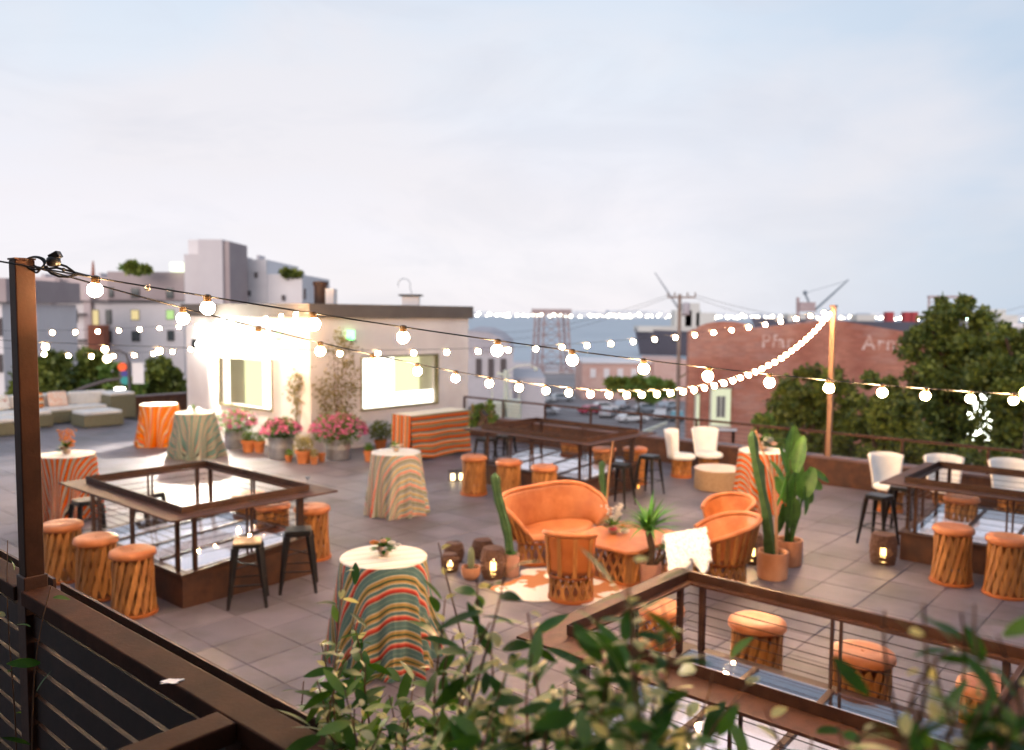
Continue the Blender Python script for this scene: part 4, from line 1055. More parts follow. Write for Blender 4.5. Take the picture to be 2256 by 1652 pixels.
# terracotta pot with two tall cactus-like spears, in front
pf = flat(G(1700, 1272)); t = pot('wide terracotta pot with two very tall green and tan euphorbia spears', pf, .205, .36, m_terra)
def column(mb, p0, p1, r, ribs=6, n=16, sway=.02):
    p0, p1 = Vector(p0), Vector(p1); vs, fs = [], []; k = ribs * 2
    for i in range(n + 1):
        s = i / n; c = p0.lerp(p1, s) + Vector((sway * math.sin(s * 6), 0, 0)); rr = r * (.8 + .2 * min(1, s * 4)) * (1 if s < .93 else math.sqrt(max(.02, 1 - ((s - .93) / .072) ** 2))) * (1 + .07 * math.sin(s * 22))
        for q in range(k):
            a = 2 * math.pi * q / k; q_ = rr * (1 if q % 2 == 0 else .68); vs.append(c + Vector((q_ * math.cos(a), q_ * math.sin(a), 0)))
    for i in range(n):
        for q in range(k): fs.append((i * k + q, i * k + (q + 1) % k, (i + 1) * k + (q + 1) % k, (i + 1) * k + q))
    fs.append(tuple(n * k + q for q in range(k))); mb.add(vs, fs)
def spear(mb, p0, p1, r, ribs=4, n=12):
    p0, p1 = Vector(p0), Vector(p1); vs, fs = [], []; k = ribs * 2
    for i in range(n + 1):
        s = i / n; c = p0.lerp(p1, s) + Vector((.015 * math.sin(s * 7), 0, 0)); rr = r * (1 - s ** 3) * (.8 + .35 * math.sin(math.pi * min(1, s * 1.1))) * (1 + .05 * math.sin(s * 40)) + .002
        for q in range(k):
            a = 2 * math.pi * q / k; q_ = rr * (1 if q % 2 == 0 else .45); vs.append(c + Vector((q_ * math.cos(a), q_ * math.sin(a), 0)))
    for i in range(n):
        for q in range(k): fs.append((i * k + q, i * k + (q + 1) % k, (i + 1) * k + (q + 1) % k, (i + 1) * k + q))
    mb.add(vs, fs)
pt_ = D(1656, 950, pf.y) - pf
mb = MB(); column(mb, (.0, 0, .3), tuple(pt_), .062, 4, 26, .015); mb.build('column', m_cactus, t)
mb = MB(); column(mb, (-.06, .04, .3), tuple(D(1676, 1015, pf.y + .05) - pf), .05, 4, 20, .012); mb.build('column', m_cactus, t)
pt2 = D(1690, 985, pf.y) - pf
mb = MB(); mb.tube([(.05, 0, .3), (.03, 0, .9), (-.02, 0, 1.3), D(1664, 948, pf.y - .05) - pf], [.022, .02, .016, .01], 7); mb.build('dry_stalk', M('tan_stalk', (.5, .25, .13), (.6, .34, .2), 5, .7), t, True)
pb = flat(G(1735, 1243)); t = pot('terracotta pot with broad leaved bird of paradise plant behind the spear pot', pb, .19, .36, m_terra)
def bop_leaf(stem_base, tip_px, dpt, stem_px, l, w, rollv=0, mat=m_bop, tilt=None):
    b = Vector(stem_base); j = D(*stem_px, dpt) - pb; e = D(*tip_px, dpt + (tilt or 0)) - pb
    MB().tube([b, b.lerp(j, .5) + Vector((.02, 0, 0)), j], [.014, .012, .009], 6).build('stalk', m_bop, t, True)
    d = (e - j); L_ = d.length; dn = d.normalized(); side_ = dn.cross(Vector((math.sin(rollv), -math.cos(rollv), 0))).normalized(); nn = side_.cross(dn)
    vs, fs = [], []; n = 12
    for i in range(n + 1):
        s = i / n; ww = w / 2 * (math.sin(math.pi * min(1, s * .9 + .08)) ** .65); c = j + d * s - nn * (.10 * L_ * s * s)
        vs += [c - side_ * ww + nn * ww * .35, c - side_ * ww * .5 + nn * ww * .12, c, c + side_ * ww * .5 + nn * ww * .12, c + side_ * ww + nn * ww * .35]
    for i in range(n):
        for k in range(4): fs.append((i * 5 + k, i * 5 + k + 1, i * 5 + k + 6, i * 5 + k + 5))
    lf = MB().add(vs, fs).build('leaf', mat, t, True)
    MB().tube([j, j + d * .5 - nn * .025 * L_ , e - nn * .095 * L_], [.006, .004, .002], 5).build('midrib', m_agave, lf, True)
Y = pb.y
bop_leaf((-.05, 0, .32), (1752, 938), Y + .05, (1738, 1012), 0, .26, .2)
bop_leaf((0, .02, .32), (1770, 1020), Y, (1725, 1105), 0, .30, .5)
bop_leaf((.04, 0, .32), (1792, 1030), Y - .05, (1765, 1098), 0, .24, -.4)
bop_leaf((-.04, 0, .32), (1712, 1128), Y - .12, (1733, 1040), 0, .13, .9, mat=m_agave)
bop_leaf((.02, -.02, .32), (1742, 1165), Y - .1, (1745, 1095), 0, .24, .1)
bop_leaf((.0, .03, .32), (1700, 1012), Y + .1, (1728, 1070), 0, .16, 1.0)
bop_leaf((.03, .03, .32), (1828, 1062), Y + .15, (1782, 1030), 0, .10, .6)
bop_leaf((.05, .0, .32), (1790, 1108), Y + .05, (1762, 1072), 0, .2, .3)
bop_leaf((-.02, 0, .32), (1722, 985), Y + .2, (1738, 1055), 0, .12, .4)
bop_leaf((.02, .02, .32), (1712, 1185), Y - .05, (1722, 1110), 0, .2, .7)
bop_leaf((.01, .0, .32), (1768, 960), Y - .1, (1752, 1040), 0, .2, -.6)
bop_leaf((.04, .03, .32), (1812, 1078), Y, (1776, 1052), 0, .14, .2)
bop_leaf((.03, -.03, .32), (1778, 1135), Y - .1, (1768, 1072), 0, .22, .9)
bop_leaf((-.03, .03, .32), (1708, 1050), Y + .1, (1732, 1095), 0, .16, -.3)
# tall cactus in pink pot left of the loveseat
pc = flat(G(1126, 1268)); t = pot('pink clay cylinder pot with a tall column cactus beside the loveseat', pc, .105, .30, m_pinkpot)
mb = MB(); column(mb, (-.02, 0, .26), tuple(D(1091, 1042, pc.y) - pc), .062, 6, 26); mb.build('column', m_cactus, t)
mb = MB()
for k in range(22):
    a = RNG.random() * 6.28; vs, fs = leafmesh(.08, .03); M4 = Matrix.Rotation(a, 4, 'Z') @ Matrix.Rotation(R(RNG.uniform(10, 60)), 4, 'X')
    mb.add([M4 @ Vector(v) + Vector((.05 * math.cos(a), .05 * math.sin(a), .3)) for v in vs], fs)
mb.build('leafy_tuft', m_agave, t)
pc = flat(G(1037, 1276)); t = thing('potted_cactus', 'round bottomed terracotta bowl pot with one pale cactus between wicker lanterns', 'plant', pc)
MB().lathe([(.05, 0), (.09, .02), (.118, .07), (.125, .13), (.122, .17), (.11, .17), (.105, .13)], 30).build('pot', m_terra, t, True)
MB().lathe([(.11, .145), (.0001, .15)], 20).build('soil', m_soil, t)
MB().lathe([(.03, .14), (.042, .2), (.044, .28), (.038, .36), (.02, .42), (.0001, .435)], 16, wob=lambda a, q: 1 + .08 * math.cos(8 * a)).build('column', m_cactusg, t, True)
# tall cactus and cane behind the loveseat, right
pc = flat(G(1330, 1152)); t = pot('slim pot with a green cactus and bare tan cane behind the loveseat', pc, .13, .26, m_terra)
mb = MB(); column(mb, (-.02, 0, .2), tuple(D(1327, 1015, pc.y) - pc), .055, 5, 20); mb.build('column', m_cactus, t)
MB().tube([(.03, 0, .2), D(1340, 1050, pc.y) - pc, D(1350, 972, pc.y) - pc], [.02, .016, .012], 7).build('cane', M('bare_cane', (.45, .22, .1), (.55, .3, .16), 5, .7), t, True)
# dracaena beside the coffee table
pc = flat(G(1432, 1290)); t = pot('spiky green yucca plant with thick trunk in front of the coffee table', pc, .14, .3, m_pinkpot)
def tuft(parent, c, n, l, w, seed, mat=m_agave):
    rg = np.random.default_rng(seed)
    for k in range(n):
        a = rg.random() * 6.28; el = rg.uniform(.1, 1.35); vs, fs = blade(l * rg.uniform(.75, 1.1), w, rg.uniform(.3, .9))
        o = MB().add(vs, fs).build('leaf', mat if k % 4 else m_leafd, parent, True); o.location = c; o.rotation_euler = (el * .85 * (-1), 0, a)
tc_ = D(1428, 1172, pc.y) - pc
MB().tube([(0, 0, .25), (.01, 0, .5), tc_], [.05, .045, .04], 9).build('trunk', m_bark, t, True)
tuft(t, tc_, 64, .58, .06, 4)
tc2 = D(1470, 1215, pc.y + .1) - pc
MB().tube([(.03, 0, .25), tc2], [.03, .025], 8).build('trunk', m_bark, t, True); tuft(t, tc2, 30, .3, .028, 9)

# flower tubs and clay pots along the building
def flowers(parent, c, rx, rz_, nleaf, nfl, seed, fmat=m_pink, lmat=m_leafm, fr=.04):
    rg = np.random.default_rng(seed); mb = MB(); mf = MB()
    for k in range(nleaf):
        d = Vector(rg.normal(0, 1, 3)).normalized() * (rg.random() ** .4); p = Vector(c) + Vector((d.x * rx, d.y * rx, d.z * rz_))
        q = Vector(rg.normal(0, 1, 3)).normalized(); x = q.cross(Vector(rg.normal(0, 1, 3))).normalized()
        l = .06 * rg.uniform(.7, 1.3); mb.add([p, p + q * l * .5 + x * l * .3, p + q * l, p + q * l * .5 - x * l * .3], [(0, 1, 2, 3)])
    stuff(mb.build('foliage', lmat, parent))
    for k in range(nfl):
        d = Vector(rg.normal(0, 1, 3)).normalized(); d.z = abs(d.z) * .9 - .35 * rg.random(); p = Vector(c) + Vector((d.x * rx, d.y * rx, d.z * rz_)) * 1.03
        for q in range(6):
            a = q * 1.05 + rg.random(); e = p + Vector((math.cos(a), math.sin(a), rg.normal(0, .4))) * fr * .55
            x = Vector(rg.normal(0, 1, 3)).normalized() * fr * .5; y = x.cross(Vector(rg.normal(0, 1, 3))).normalized() * fr * .5
            mf.add([e - x - y, e + x - y, e + x + y, e - x + y], [(0, 1, 2, 3)])
    if nfl: stuff(mf.build('blossoms', fmat, parent))
def tub(label, px, r, h, rx, rz_, nl, nf, seed, mat=m_galv, lm=m_leafm, name='flower_tub'):
    p = flat(G(*px)); t = thing(name, label, 'planter', p)
    MB().lathe([(r * .95, 0), (r * .97, .02), (r * .985, .05), (r, h * .5), (r * 1.015, h * .52), (r * 1.0, h * .55), (r * 1.02, h - .02), (r * 1.05, h - .01), (r * 1.05, h), (r * .97, h), (r * .95, h - .05)], 32).build('tub', mat, t, True)
    MB().lathe([(r * .96, h - .05), (.0001, h - .02)], 20).build('soil', m_soil, t)
    flowers(t, (0, 0, h + rz_ * .55), rx, rz_, nl, nf, seed, lmat=lm)
    return t
tub('galvanised tub of pink flowers at left, next to the grey green table', (520, 985), .28, .46, .50, .36, 1500, 110, 2)
tub('galvanised tub of dense pink flowers, second from the left', (620, 1008), .30, .52, .46, .30, 1500, 150, 3, lm=m_leafd)
tub('biggest galvanised tub with overflowing pink flowers right of the corner', (745, 1010), .30, .50, .66, .40, 2400, 260, 4)
def claypot(label, px, r, h, lr, nl, seed, lm, mat=m_terra2):
    p = flat(G(*px)); t = thing('clay_pot', label, 'planter', p, 0, 'terracotta pots by the building')
    MB().lathe([(r * .68, 0), (r * .9, h * .74), (r * 1.04, h * .75), (r * 1.04, h), (r * .9, h), (r * .88, h * .85)], 24).build('pot', mat, t, True)
    MB().lathe([(r * .9, h * .86), (.0001, h * .9)], 16).build('soil', m_soil, t)
    if nl: flowers(t, (0, 0, h + lr * .6), lr, lr * .8, nl, 0, seed, lmat=lm)
m_yel = M('yellowish_foliage', (.3, .26, .08), (.45, .38, .16), rough=.6, island=True, transl=.3)
claypot('terracotta pot with bright green plant between the first two tubs', (547, 996), .17, .3, .16, 220, 1, m_treel)
claypot('terracotta pot with olive plant left of the second tub', (571, 996), .15, .28, .18, 200, 2, m_leafm)
claypot('tiny terracotta pot in front of the second tub', (636, 1017), .09, .15, .1, 60, 3, m_leafm)
claypot('mid sized terracotta pot with yellowish plant between the second and biggest tubs', (669, 1020), .19, .3, .26, 420, 4, m_yel)
claypot('small terracotta pot touching the yellowish plant pot', (692, 1022), .10, .18, .12, 90, 5, m_yel)
claypot('small terracotta pot left of the biggest tub', (709, 1017), .09, .2, .05, 0, 6, m_yel)
claypot('terracotta pot half hidden behind the middle cocktail table', (812, 1016), .12, .26, .12, 120, 7, m_leafm)
claypot('terracotta pot with bushy green shrub beside the buffet table', (838, 992), .16, .28, .34, 900, 8, m_tree)
# shrubs climbing the wall
def climber(label, base_px, pts, seed, mat=None):
    rg = np.random.default_rng(seed); p = flat(G(*base_px)); t = thing('wall_shrub', label, 'shrub', p); mb = MB(); tr = MB()
    prev = Vector((0, 0, .4))
    for (u, v, r, n) in pts:
        c = D(u, v, p.y) - p; tr.tube([Vector((0, 0, .2)).lerp(c, .2), c], [.012, .006], 5)
        for k in range(n):
            q = c + Vector(rg.normal(0, .5, 3)) * r; d = Vector(rg.normal(0, 1, 3)).normalized(); x = d.cross(Vector(rg.normal(0, 1, 3))).normalized(); l = .075 * rg.uniform(.7, 1.3)
            mb.add([q, q + d * l * .5 + x * l * .3, q + d * l, q + d * l * .5 - x * l * .3], [(0, 1, 2, 3)])
    tr.build('stems', m_stem, t); stuff(mb.build('foliage', mat or m_olive, t))
m_olive = M('olive_foliage', (.13, .12, .03), (.3, .22, .07), rough=.6, island=True, transl=.25)
climber('tall thin climbing shrub against the white wall beside the right window', (742, 1000), [(760, 760, .25, 140), (735, 830, .34, 170), (765, 800, .3, 170), (705, 860, .3, 130), (745, 880, .4, 330), (775, 850, .25, 150), (735, 770, .2, 70), (715, 900, .22, 80), (770, 905, .25, 60), (745, 740, .15, 60)], 3)
climber('slender small shrub against the white wall at the building corner', (655, 996), [(656, 830, .16, 90), (650, 855, .22, 170), (655, 880, .18, 130), (650, 910, .12, 50), (668, 850, .15, 50)], 4)
climber('thin green vine at the far left corner of the white building', (435, 935), [(437, 830, .22, 120), (433, 860, .18, 80), (436, 800, .15, 50)], 5, m_treel)

# ================================================================== OUTDOOR SOFA
m_base = M('olive_weave', (.135, .125, .075), (.19, .175, .11), 20, .8, bump=.4, bscale=80)
m_cush = M('off_white_cushion', (.66, .63, .6), (.74, .71, .68), 5, .9)
def boxy(label, name, cat, a0, a1, b0, b1, hb, hc, group=None):
    t = thing(name, label, cat, ab(a0, b0), YAW, group); lx, ly = b1 - b0, a1 - a0
    MB().box((lx / 2, ly / 2, .03 + hb / 2), (lx, ly, hb)).build('base', m_base, t); MB().box((lx / 2, ly / 2, .015), (lx - .1, ly - .1, .03)).build('plinth', m_black, t)
    MB().box((lx / 2, ly / 2, .035 + hb + hc / 2), (lx - .02, ly - .02, hc)).build('cushion', m_cush, t, bevel=.05)
    return t
o_n = to_ab(G(186, 944)); boxy('low olive ottoman with white cushion in front of the outdoor sofa', 'ottoman', 'ottoman', o_n[0], o_n[0] + .95, o_n[1], o_n[1] + 1.15, .32, .12)
s_n = to_ab(G(118, 940))
t = thing('outdoor_sofa', 'long olive outdoor sofa with pale seat cushions along the left parapet', 'sofa', ab(s_n[0], s_n[1]), YAW)
MB().box((.0 - 1.6, .5, .2), (3.2, 1.0, .34)).build('base', m_base, t)
MB().box((1.0, 1.05, .2), (2.0, .9, .34)).build('base', m_base, t)
MB().box((-1.6, .5, .43), (3.16, .96, .12)).build('seat_cushion', m_cush, t, bevel=.04)
MB().box((.95, 1.05, .43), (1.8, .86, .12)).build('seat_cushion', m_cush, t, bevel=.04)
MB().box((2.35, 1.1, .38), (.8, 1.0, .72)).build('arm', m_base, t); MB().box((2.35, 1.1, .79), (.78, .98, .1)).build('arm_cushion', m_cush, t, bevel=.04)
MB().box((.2, 1.62, .42), (5.6, .2, .8)).build('back', m_base, t)
for k in range(4): MB().box((-2.2 + k * 1.25, 1.42, .68), (1.18, .22, .42)).build('back_cushion', m_cush, t, bevel=.06)
pat = {'a': M('peach_pillow', (.75, .42, .28), (.8, .7, .62), 14, .9), 'b': stripes('striped_pillow', [(1, ORG), (1, BRN), (1, CRM), (1, (.7, .3, .1))], .2, axis='Y'), 'c': M('floral_pillow', (.75, .72, .66), (.45, .2, .16), 9, .9, lo=.55, hi=.62)}
for k, (x, mk, lab) in enumerate(((-2.6, 'a', 'peach square pillow at the left edge of the outdoor sofa'), (-1.1, 'c', 'floral white pillow leaning on the outdoor sofa just right of the post'), (-.15, 'b', 'orange and brown striped pillow on the outdoor sofa'), (.55, 'a', 'pale peach pillow right of the striped pillow on the outdoor sofa'))):
    p = t.matrix_basis @ Vector((x, 1.12, .70)); p = ab(s_n[0], s_n[1]) + Mz @ Vector((x, 1.12, .71))
    o = MB(); o.grid(lambda s, q: Vector(((s - .5) * .58 * (1 - .0 * q), 0, (q - .5) * .50)), 1, 1)
    mb = MB(); mb.box((0, 0, 0), (.58, .2, .48)); o = mb.build('pillow', pat[mk], None, loc=p, rz=YAW, bevel=.08); o.rotation_euler = (R(-14), 0, YAW)
    if mk == 'b': uvcloth(o, [(v[0], v[2]) for v in mb.v])
    tag(o, lab, 'pillow', 'pillows on the outdoor sofa')
l_n = to_ab(G(-10, 963)); boxy('low olive ottoman with white cushion at the left edge behind the post', 'ottoman', 'ottoman', l_n[0], l_n[0] + 1.0, l_n[1] - .5, l_n[1] + .75, .32, .12)
# ================================================================== TREES
def leaf_cloud(lobes, n, size, seed, shell_=.55):
    """lobes: (center Vector, radii (x,y,z)); returns MB of small leaf quads"""
    rg = np.random.default_rng(seed); vol = np.array([l[1][0] * l[1][1] * l[1][2] for l in lobes]) ** .75; vol /= vol.sum()
    cnt = (vol * n).astype(int); V = []; 
    for (c, r), k in zip(lobes, cnt):
        d = rg.normal(0, 1, (k, 3)); d /= np.linalg.norm(d, axis=1)[:, None]
        clump = rg.normal(0, 1, (max(6, k // 110), 3)); clump /= np.linalg.norm(clump, axis=1)[:, None]
        ci = rg.integers(0, len(clump), k); mixd = clump[ci] + d * .27; mixd /= np.linalg.norm(mixd, axis=1)[:, None]
        rad = (shell_ + (1 - shell_) * rg.random(k)) * (0.74 + .50 * rg.random(len(clump)))[ci]
        p = np.array(c) + mixd * rad[:, None] * np.array(r)
        a = rg.normal(0, 1, (k, 3)); a /= np.linalg.norm(a, axis=1)[:, None]; b = np.cross(a, rg.normal(0, 1, (k, 3))); b /= np.linalg.norm(b, axis=1)[:, None]
        s = size * rg.uniform(.6, 1.4, (k, 1))
        V.append(np.stack([p, p + a * s * .5 + b * s * .32, p + a * s, p + a * s * .5 - b * s * .32], 1).reshape(-1, 3))
    V = np.concatenate(V); return V
def thin_out(V, base):
    q = V.reshape(-1, 4, 3)[:, 0, :] + np.array(base) - np.array((0, 0, CAMH)); z = q @ np.array(f_); u = 1127.5 + FPX * (q @ np.array(CR)) / z; v = 826 - FPX * (q @ np.array(CU)) / z
    gap = (((u > 2080) & (u < 2106)) | ((u > 2120) & (u < 2186))) & (v > 862) & (v < 1000)
    keep = ~(gap & (np.random.default_rng(3).random(len(u)) < .80)); return V.reshape(-1, 4, 3)[keep].reshape(-1, 3)
def leaf_obj(V, mat, parent):
    me = bpy.data.meshes.new('foliage'); k = len(V) // 4
    me.vertices.add(len(V)); me.vertices.foreach_set('co', V.ravel()); me.loops.add(len(V)); me.loops.foreach_set('vertex_index', np.arange(len(V), dtype=np.int32))
    me.polygons.add(k); me.polygons.foreach_set('loop_start', np.arange(0, len(V), 4, dtype=np.int32)); me.polygons.foreach_set('loop_total', np.full(k, 4, dtype=np.int32))
    me.update(calc_edges=True); me.materials.append(mat); o = bpy.data.objects.new('crown', me); COL.objects.link(o); o.parent = parent; return stuff(o)
def tree(label, d, spec, n, size, seed, mats=(None, None), trunk_u=None, cat='tree', name='tree', group=None, zb=None):
    """spec: (u, v, ru, rv) lobes in the view at distance d, given real width and depth"""
    k = d / FPX; lobes = []
    cs = []
    for (u, v, ru, rv) in spec:
        c = D(u, v, d + random.uniform(-.12, .12) * ru * k * 2); cs.append(c); lobes.append((c, (ru * k, ru * k * .9, rv * k)))
    tu = trunk_u or sum(s[0] for s in spec) / len(spec); base = D(tu, 900, d); base.z = Z_ST if zb is None else D(tu, zb, d).z
    t = thing(name, label, cat, base, 0, group)
    lobes = [(c - base, r) for c, r in lobes]
    V = thin_out(leaf_cloud(lobes, int(n * .8), size, seed), base); leaf_obj(V, mats[0] or m_tree, t)
    if mats[1]: leaf_obj(thin_out(leaf_cloud(lobes, int(n * .2), size, seed + 1, .85), base), mats[1], t)
    top = max(l[0].z for l in lobes); mb = MB(); r0 = .02 * top + .08
    mb.tube([(0, 0, 0), (.1, 0, top * .4), (0, 0, top * .8)], [r0, r0 * .75, r0 * .35], 9); mb.build('trunk', m_bark, t, True)
    mb = MB()
    for c, r in lobes: mb.tube([Vector((0, 0, min(c.z * .8, max(1, min(c.z - 1.5, top * .55))))), c * .6 + Vector((0, 0, c.z * .35)), c], [r0 * .4, r0 * .25, r0 * .1], 6)
    mb.build('limbs', m_bark, t, True)
    return t
m_tree2 = M('mid_green_foliage', (.085, .125, .018), (.28, .30, .05), rough=.55, island=True, transl=.25)
tree('biggest dark evergreen tree with pointed crown at the right', 27, [(2098, 675, 42, 32), (2105, 715, 75, 45), (2085, 765, 90, 50), (2150, 765, 90, 55), (2050, 720, 42, 35), (2130, 830, 120, 55), (2045, 850, 60, 50), (2060, 920, 110, 60), (2150, 930, 100, 80)], 26000, .17, 5, (m_tree, m_tree2), 2110)
tree('bushy evergreen at the far right edge behind the string of lights', 24, [(2215, 745, 40, 30), (2255, 790, 60, 60), (2215, 850, 80, 60), (2260, 930, 80, 80), (2200, 960, 70, 60), (2290, 860, 70, 90)], 16000, .16, 6, (m_tree, m_tree2), 2260)
tree('round bushy tree against the brick wall left of the wooden pole', 24, [(1790, 850, 65, 45), (1750, 890, 60, 50), (1840, 880, 60, 60), (1710, 935, 45, 40), (1770, 950, 80, 55), (1850, 960, 60, 55), (1800, 1010, 110, 40)], 18000, .14, 7, (m_tree, m_tree2), 1790)
tree('dark bushy tree between the pole and the biggest evergreen', 22, [(1935, 860, 48, 42), (1960, 910, 60, 55), (1920, 960, 60, 60), (1990, 970, 70, 60), (2060, 1010, 80, 40), (2180, 1020, 90, 40), (1960, 1030, 60, 30)], 16000, .13, 8, (m_tree, m_tree2), 1960)
tree('small bright green tree left of the potted plants', 21, [(1690, 950, 26, 34), (1705, 985, 30, 26), (1672, 925, 16, 14)], 2600, .11, 9, (m_treel, m_tree2), 1690)
tree('dark broad tree behind the outdoor sofa, beside the corner post', 60, [(110, 800, 45, 35), (90, 850, 55, 45), (140, 850, 45, 35), (60, 880, 50, 40)], 9000, .42, 10, (m_tree, m_tree2), 100)
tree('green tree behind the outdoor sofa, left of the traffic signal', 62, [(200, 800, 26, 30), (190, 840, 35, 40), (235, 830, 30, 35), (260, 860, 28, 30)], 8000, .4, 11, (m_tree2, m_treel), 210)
tree('leafy tree right of the traffic signal in front of the apartments', 58, [(358, 820, 28, 30), (330, 860, 28, 35), (385, 850, 25, 35), (350, 880, 50, 30)], 8000, .36, 12, (m_tree, m_tree2), 350)
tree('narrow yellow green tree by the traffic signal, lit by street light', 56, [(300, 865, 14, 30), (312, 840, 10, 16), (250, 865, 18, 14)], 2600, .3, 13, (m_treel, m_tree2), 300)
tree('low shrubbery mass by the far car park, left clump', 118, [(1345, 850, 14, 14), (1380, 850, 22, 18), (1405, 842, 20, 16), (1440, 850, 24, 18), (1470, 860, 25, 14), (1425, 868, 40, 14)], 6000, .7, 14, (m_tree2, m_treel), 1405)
tree('little tree on the apartment roof terrace', 88, [(285, 588, 14, 8), (300, 592, 12, 8), (318, 594, 10, 6)], 1500, .5, 15, (m_tree2, m_treel), 300, zb=600)
tree('small shrub on top of the stepped white block', 80, [(632, 601, 14, 5), (650, 604, 12, 4)], 900, .4, 16, (m_tree2, m_tree), 640, zb=607)
tree('flowering shrub on the parapet end beside the white building', 19.5, [(1050, 905, 14, 14), (1075, 895, 12, 10), (1045, 925, 14, 12), (1085, 915, 10, 10)], 900, .09, 17, (m_treel, m_olive), 1055, zb=935)

# ================================================================== STREET AND TOWN BEYOND
def wbox(mb, u0, u1, v0, v1, d, dep, z0=None):
    p, q = D(u0, v0, d), D(u1, v1, d); za = z0 if z0 is not None else q.z
    x0, x1 = min(p.x, q.x), max(p.x, q.x)
    return mb.box(((x0 + x1) / 2, d + dep / 2, (p.z + za) / 2), (x1 - x0, dep, p.z - za))
def wpart(name, mat, parent, u0, u1, v0, v1, d, dep, z0=None):
    mb = MB(); wbox(mb, u0, u1, v0, v1, d, dep, z0); return mb.build(name, mat, parent)
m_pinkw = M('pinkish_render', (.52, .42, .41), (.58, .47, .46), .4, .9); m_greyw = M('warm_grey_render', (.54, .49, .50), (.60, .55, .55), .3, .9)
m_darkw = M('dark_mauve_render', (.36, .285, .285), (.40, .325, .32), .4, .9); m_palew = M('pale_render', (.70, .65, .65), (.76, .71, .71), .3, .9)  # these renders are lightened in colour to stand in for distance haze
m_redw = M('brick_red_render', (.32, .10, .06), (.4, .15, .09), .6, .9); m_pane = M('dark_window_glass', (.05, .06, .06), (.1, .11, .11), 1, .15)
m_lit = emitter('green_lit_window', (.48, .72, .28), .8); m_lity = emitter('yellow_lit_window', (.75, .6, .3), .8); m_trim = M('dark_trim', (.09, .07, .07), rough=.7)
apt = thing('apartment_building', 'wide apartment block with mauve upper floor and pale lower floors behind the trees', 'building', (D(240, 800, 92).x, 92, Z_ST))
def reparent(o, t):
    o.parent = t; o.matrix_parent_inverse = Matrix.Translation(t.location).inverted(); return o
def P_(name, mat, t, *a, **k): return reparent(wpart(name, mat, None, *a, **k), t)
P_('lower_wall', m_palew, apt, 60, 408, 664, 880, 92, 16, z0=Z_ST)
P_('upper_wall', m_pinkw, apt, 70, 238, 610, 662, 92.6, 15); P_('upper_wall', m_darkw, apt, 236, 406, 598, 662, 91.6, 15)
P_('cornice', m_trim, apt, 60, 240, 661.5, 665, 91.2, .9); P_('cornice', m_trim, apt, 238, 406, 661.5, 665, 91.2, .7)
for u0, u1 in ((107, 120), (183, 205)): P_('pilaster', m_pinkw, apt, u0, u1, 640, 880, 91.4, .5)
P_('red_bay', m_redw, apt, 193, 229, 716, 775, 90.6, 1.3); P_('recess_shade_slab', m_darkw, apt, 121, 133, 612, 650, 91.5, .5)  # second slab is dark and proud of the wall, painting a recess's shade
for (x0, x1, y0, y1, mm) in ((260, 285, 530, 608, m_pane), (318, 345, 530, 608, m_pane), (430, 500, 528, 600, m_lit), (560, 592, 510, 590, m_lit), (385, 450, 680, 772, m_pane), (545, 578, 680, 772, m_pane), (300, 335, 665, 740, m_pane), (238, 262, 680, 775, m_pane),
                             (795, 835, 680, 782, m_pane), (985, 1042, 680, 752, m_lity), (1250, 1306, 680, 748, m_lit), (802, 838, 838, 922, m_pane), (990, 1048, 840, 912, m_pane), (1258, 1306, 835, 908, m_pane), (448, 502, 825, 905, m_lit), (385, 430, 830, 880, m_pane),
                             (545, 575, 825, 880, m_pane), (690, 740, 680, 790, m_lity), (985, 1045, 515, 585, m_pane), (1250, 1300, 515, 590, m_pane), (820, 850, 510, 580, m_pane), (690, 740, 830, 900, m_pane), (300, 330, 830, 890, m_pane), (560, 590, 960, 1040, m_pane), (440, 480, 960, 1040, m_lit)):
    u0, u1, v0, v1 = x0 * .293, x1 * .293, y0 * .293 + 484, y1 * .293 + 484
    dd = 91.9 if v0 > 664 else (92.5 if u1 < 236 else 91.5)
    w = P_('window', m_trim, apt, u0 - 1, u1 + 1, v0 - 1, v1 + 1, dd, .09)
    g = wpart('pane', mm, None, u0, u1, v0, v1, dd - .06, .05); g.parent = w; g.matrix_parent_inverse = w.matrix_world.inverted(); g.matrix_parent_inverse = Matrix.Translation(apt.location).inverted()
    w.matrix_parent_inverse = Matrix.Translation(apt.location).inverted(); g.matrix_parent_inverse = Matrix.Identity(4)
for dy, v in ((0, 690), (1, 748)): P_('balcony_slab', m_trim, apt, 121, 183, v, v + 3, 90.6, 1.3)
mast = MB().tube([D(205, 610, 92), D(205, 575, 92)], [.25, .08], 6).build('mast', m_redw, None); reparent(mast, apt)
P_('roof_kiosk', emitter('lit_roof_kiosk', (.85, .95, .7), 1.3), apt, 374, 404, 578, 598, 91, 3)
tw_ = thing('stair_tower_building', 'tall grey concrete stair tower above the white building roof', 'building', (D(460, 700, 74).x, 74, Z_ST))
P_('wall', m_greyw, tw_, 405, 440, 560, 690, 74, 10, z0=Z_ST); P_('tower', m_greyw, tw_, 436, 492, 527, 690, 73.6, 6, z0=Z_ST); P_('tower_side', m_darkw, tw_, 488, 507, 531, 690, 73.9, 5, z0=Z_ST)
P_('tower_cap', m_palew, tw_, 414, 438, 528, 560, 74.3, 5); P_('doorway', m_trim, tw_, 506, 512, 668, 690, 73.5, .5)
sw = thing('stepped_white_building', 'plain pale stepped block right of the grey stair tower', 'building', (D(580, 700, 80).x, 80, Z_ST))
P_('upper_block', m_palew, sw, 505, 588, 571, 700, 80, 12, z0=Z_ST); P_('lower_block', m_palew, sw, 588, 666, 604, 700, 80.2, 12, z0=Z_ST); P_('antenna_arm', m_trim, sw, 668, 672, 636, 660, 79, .4)
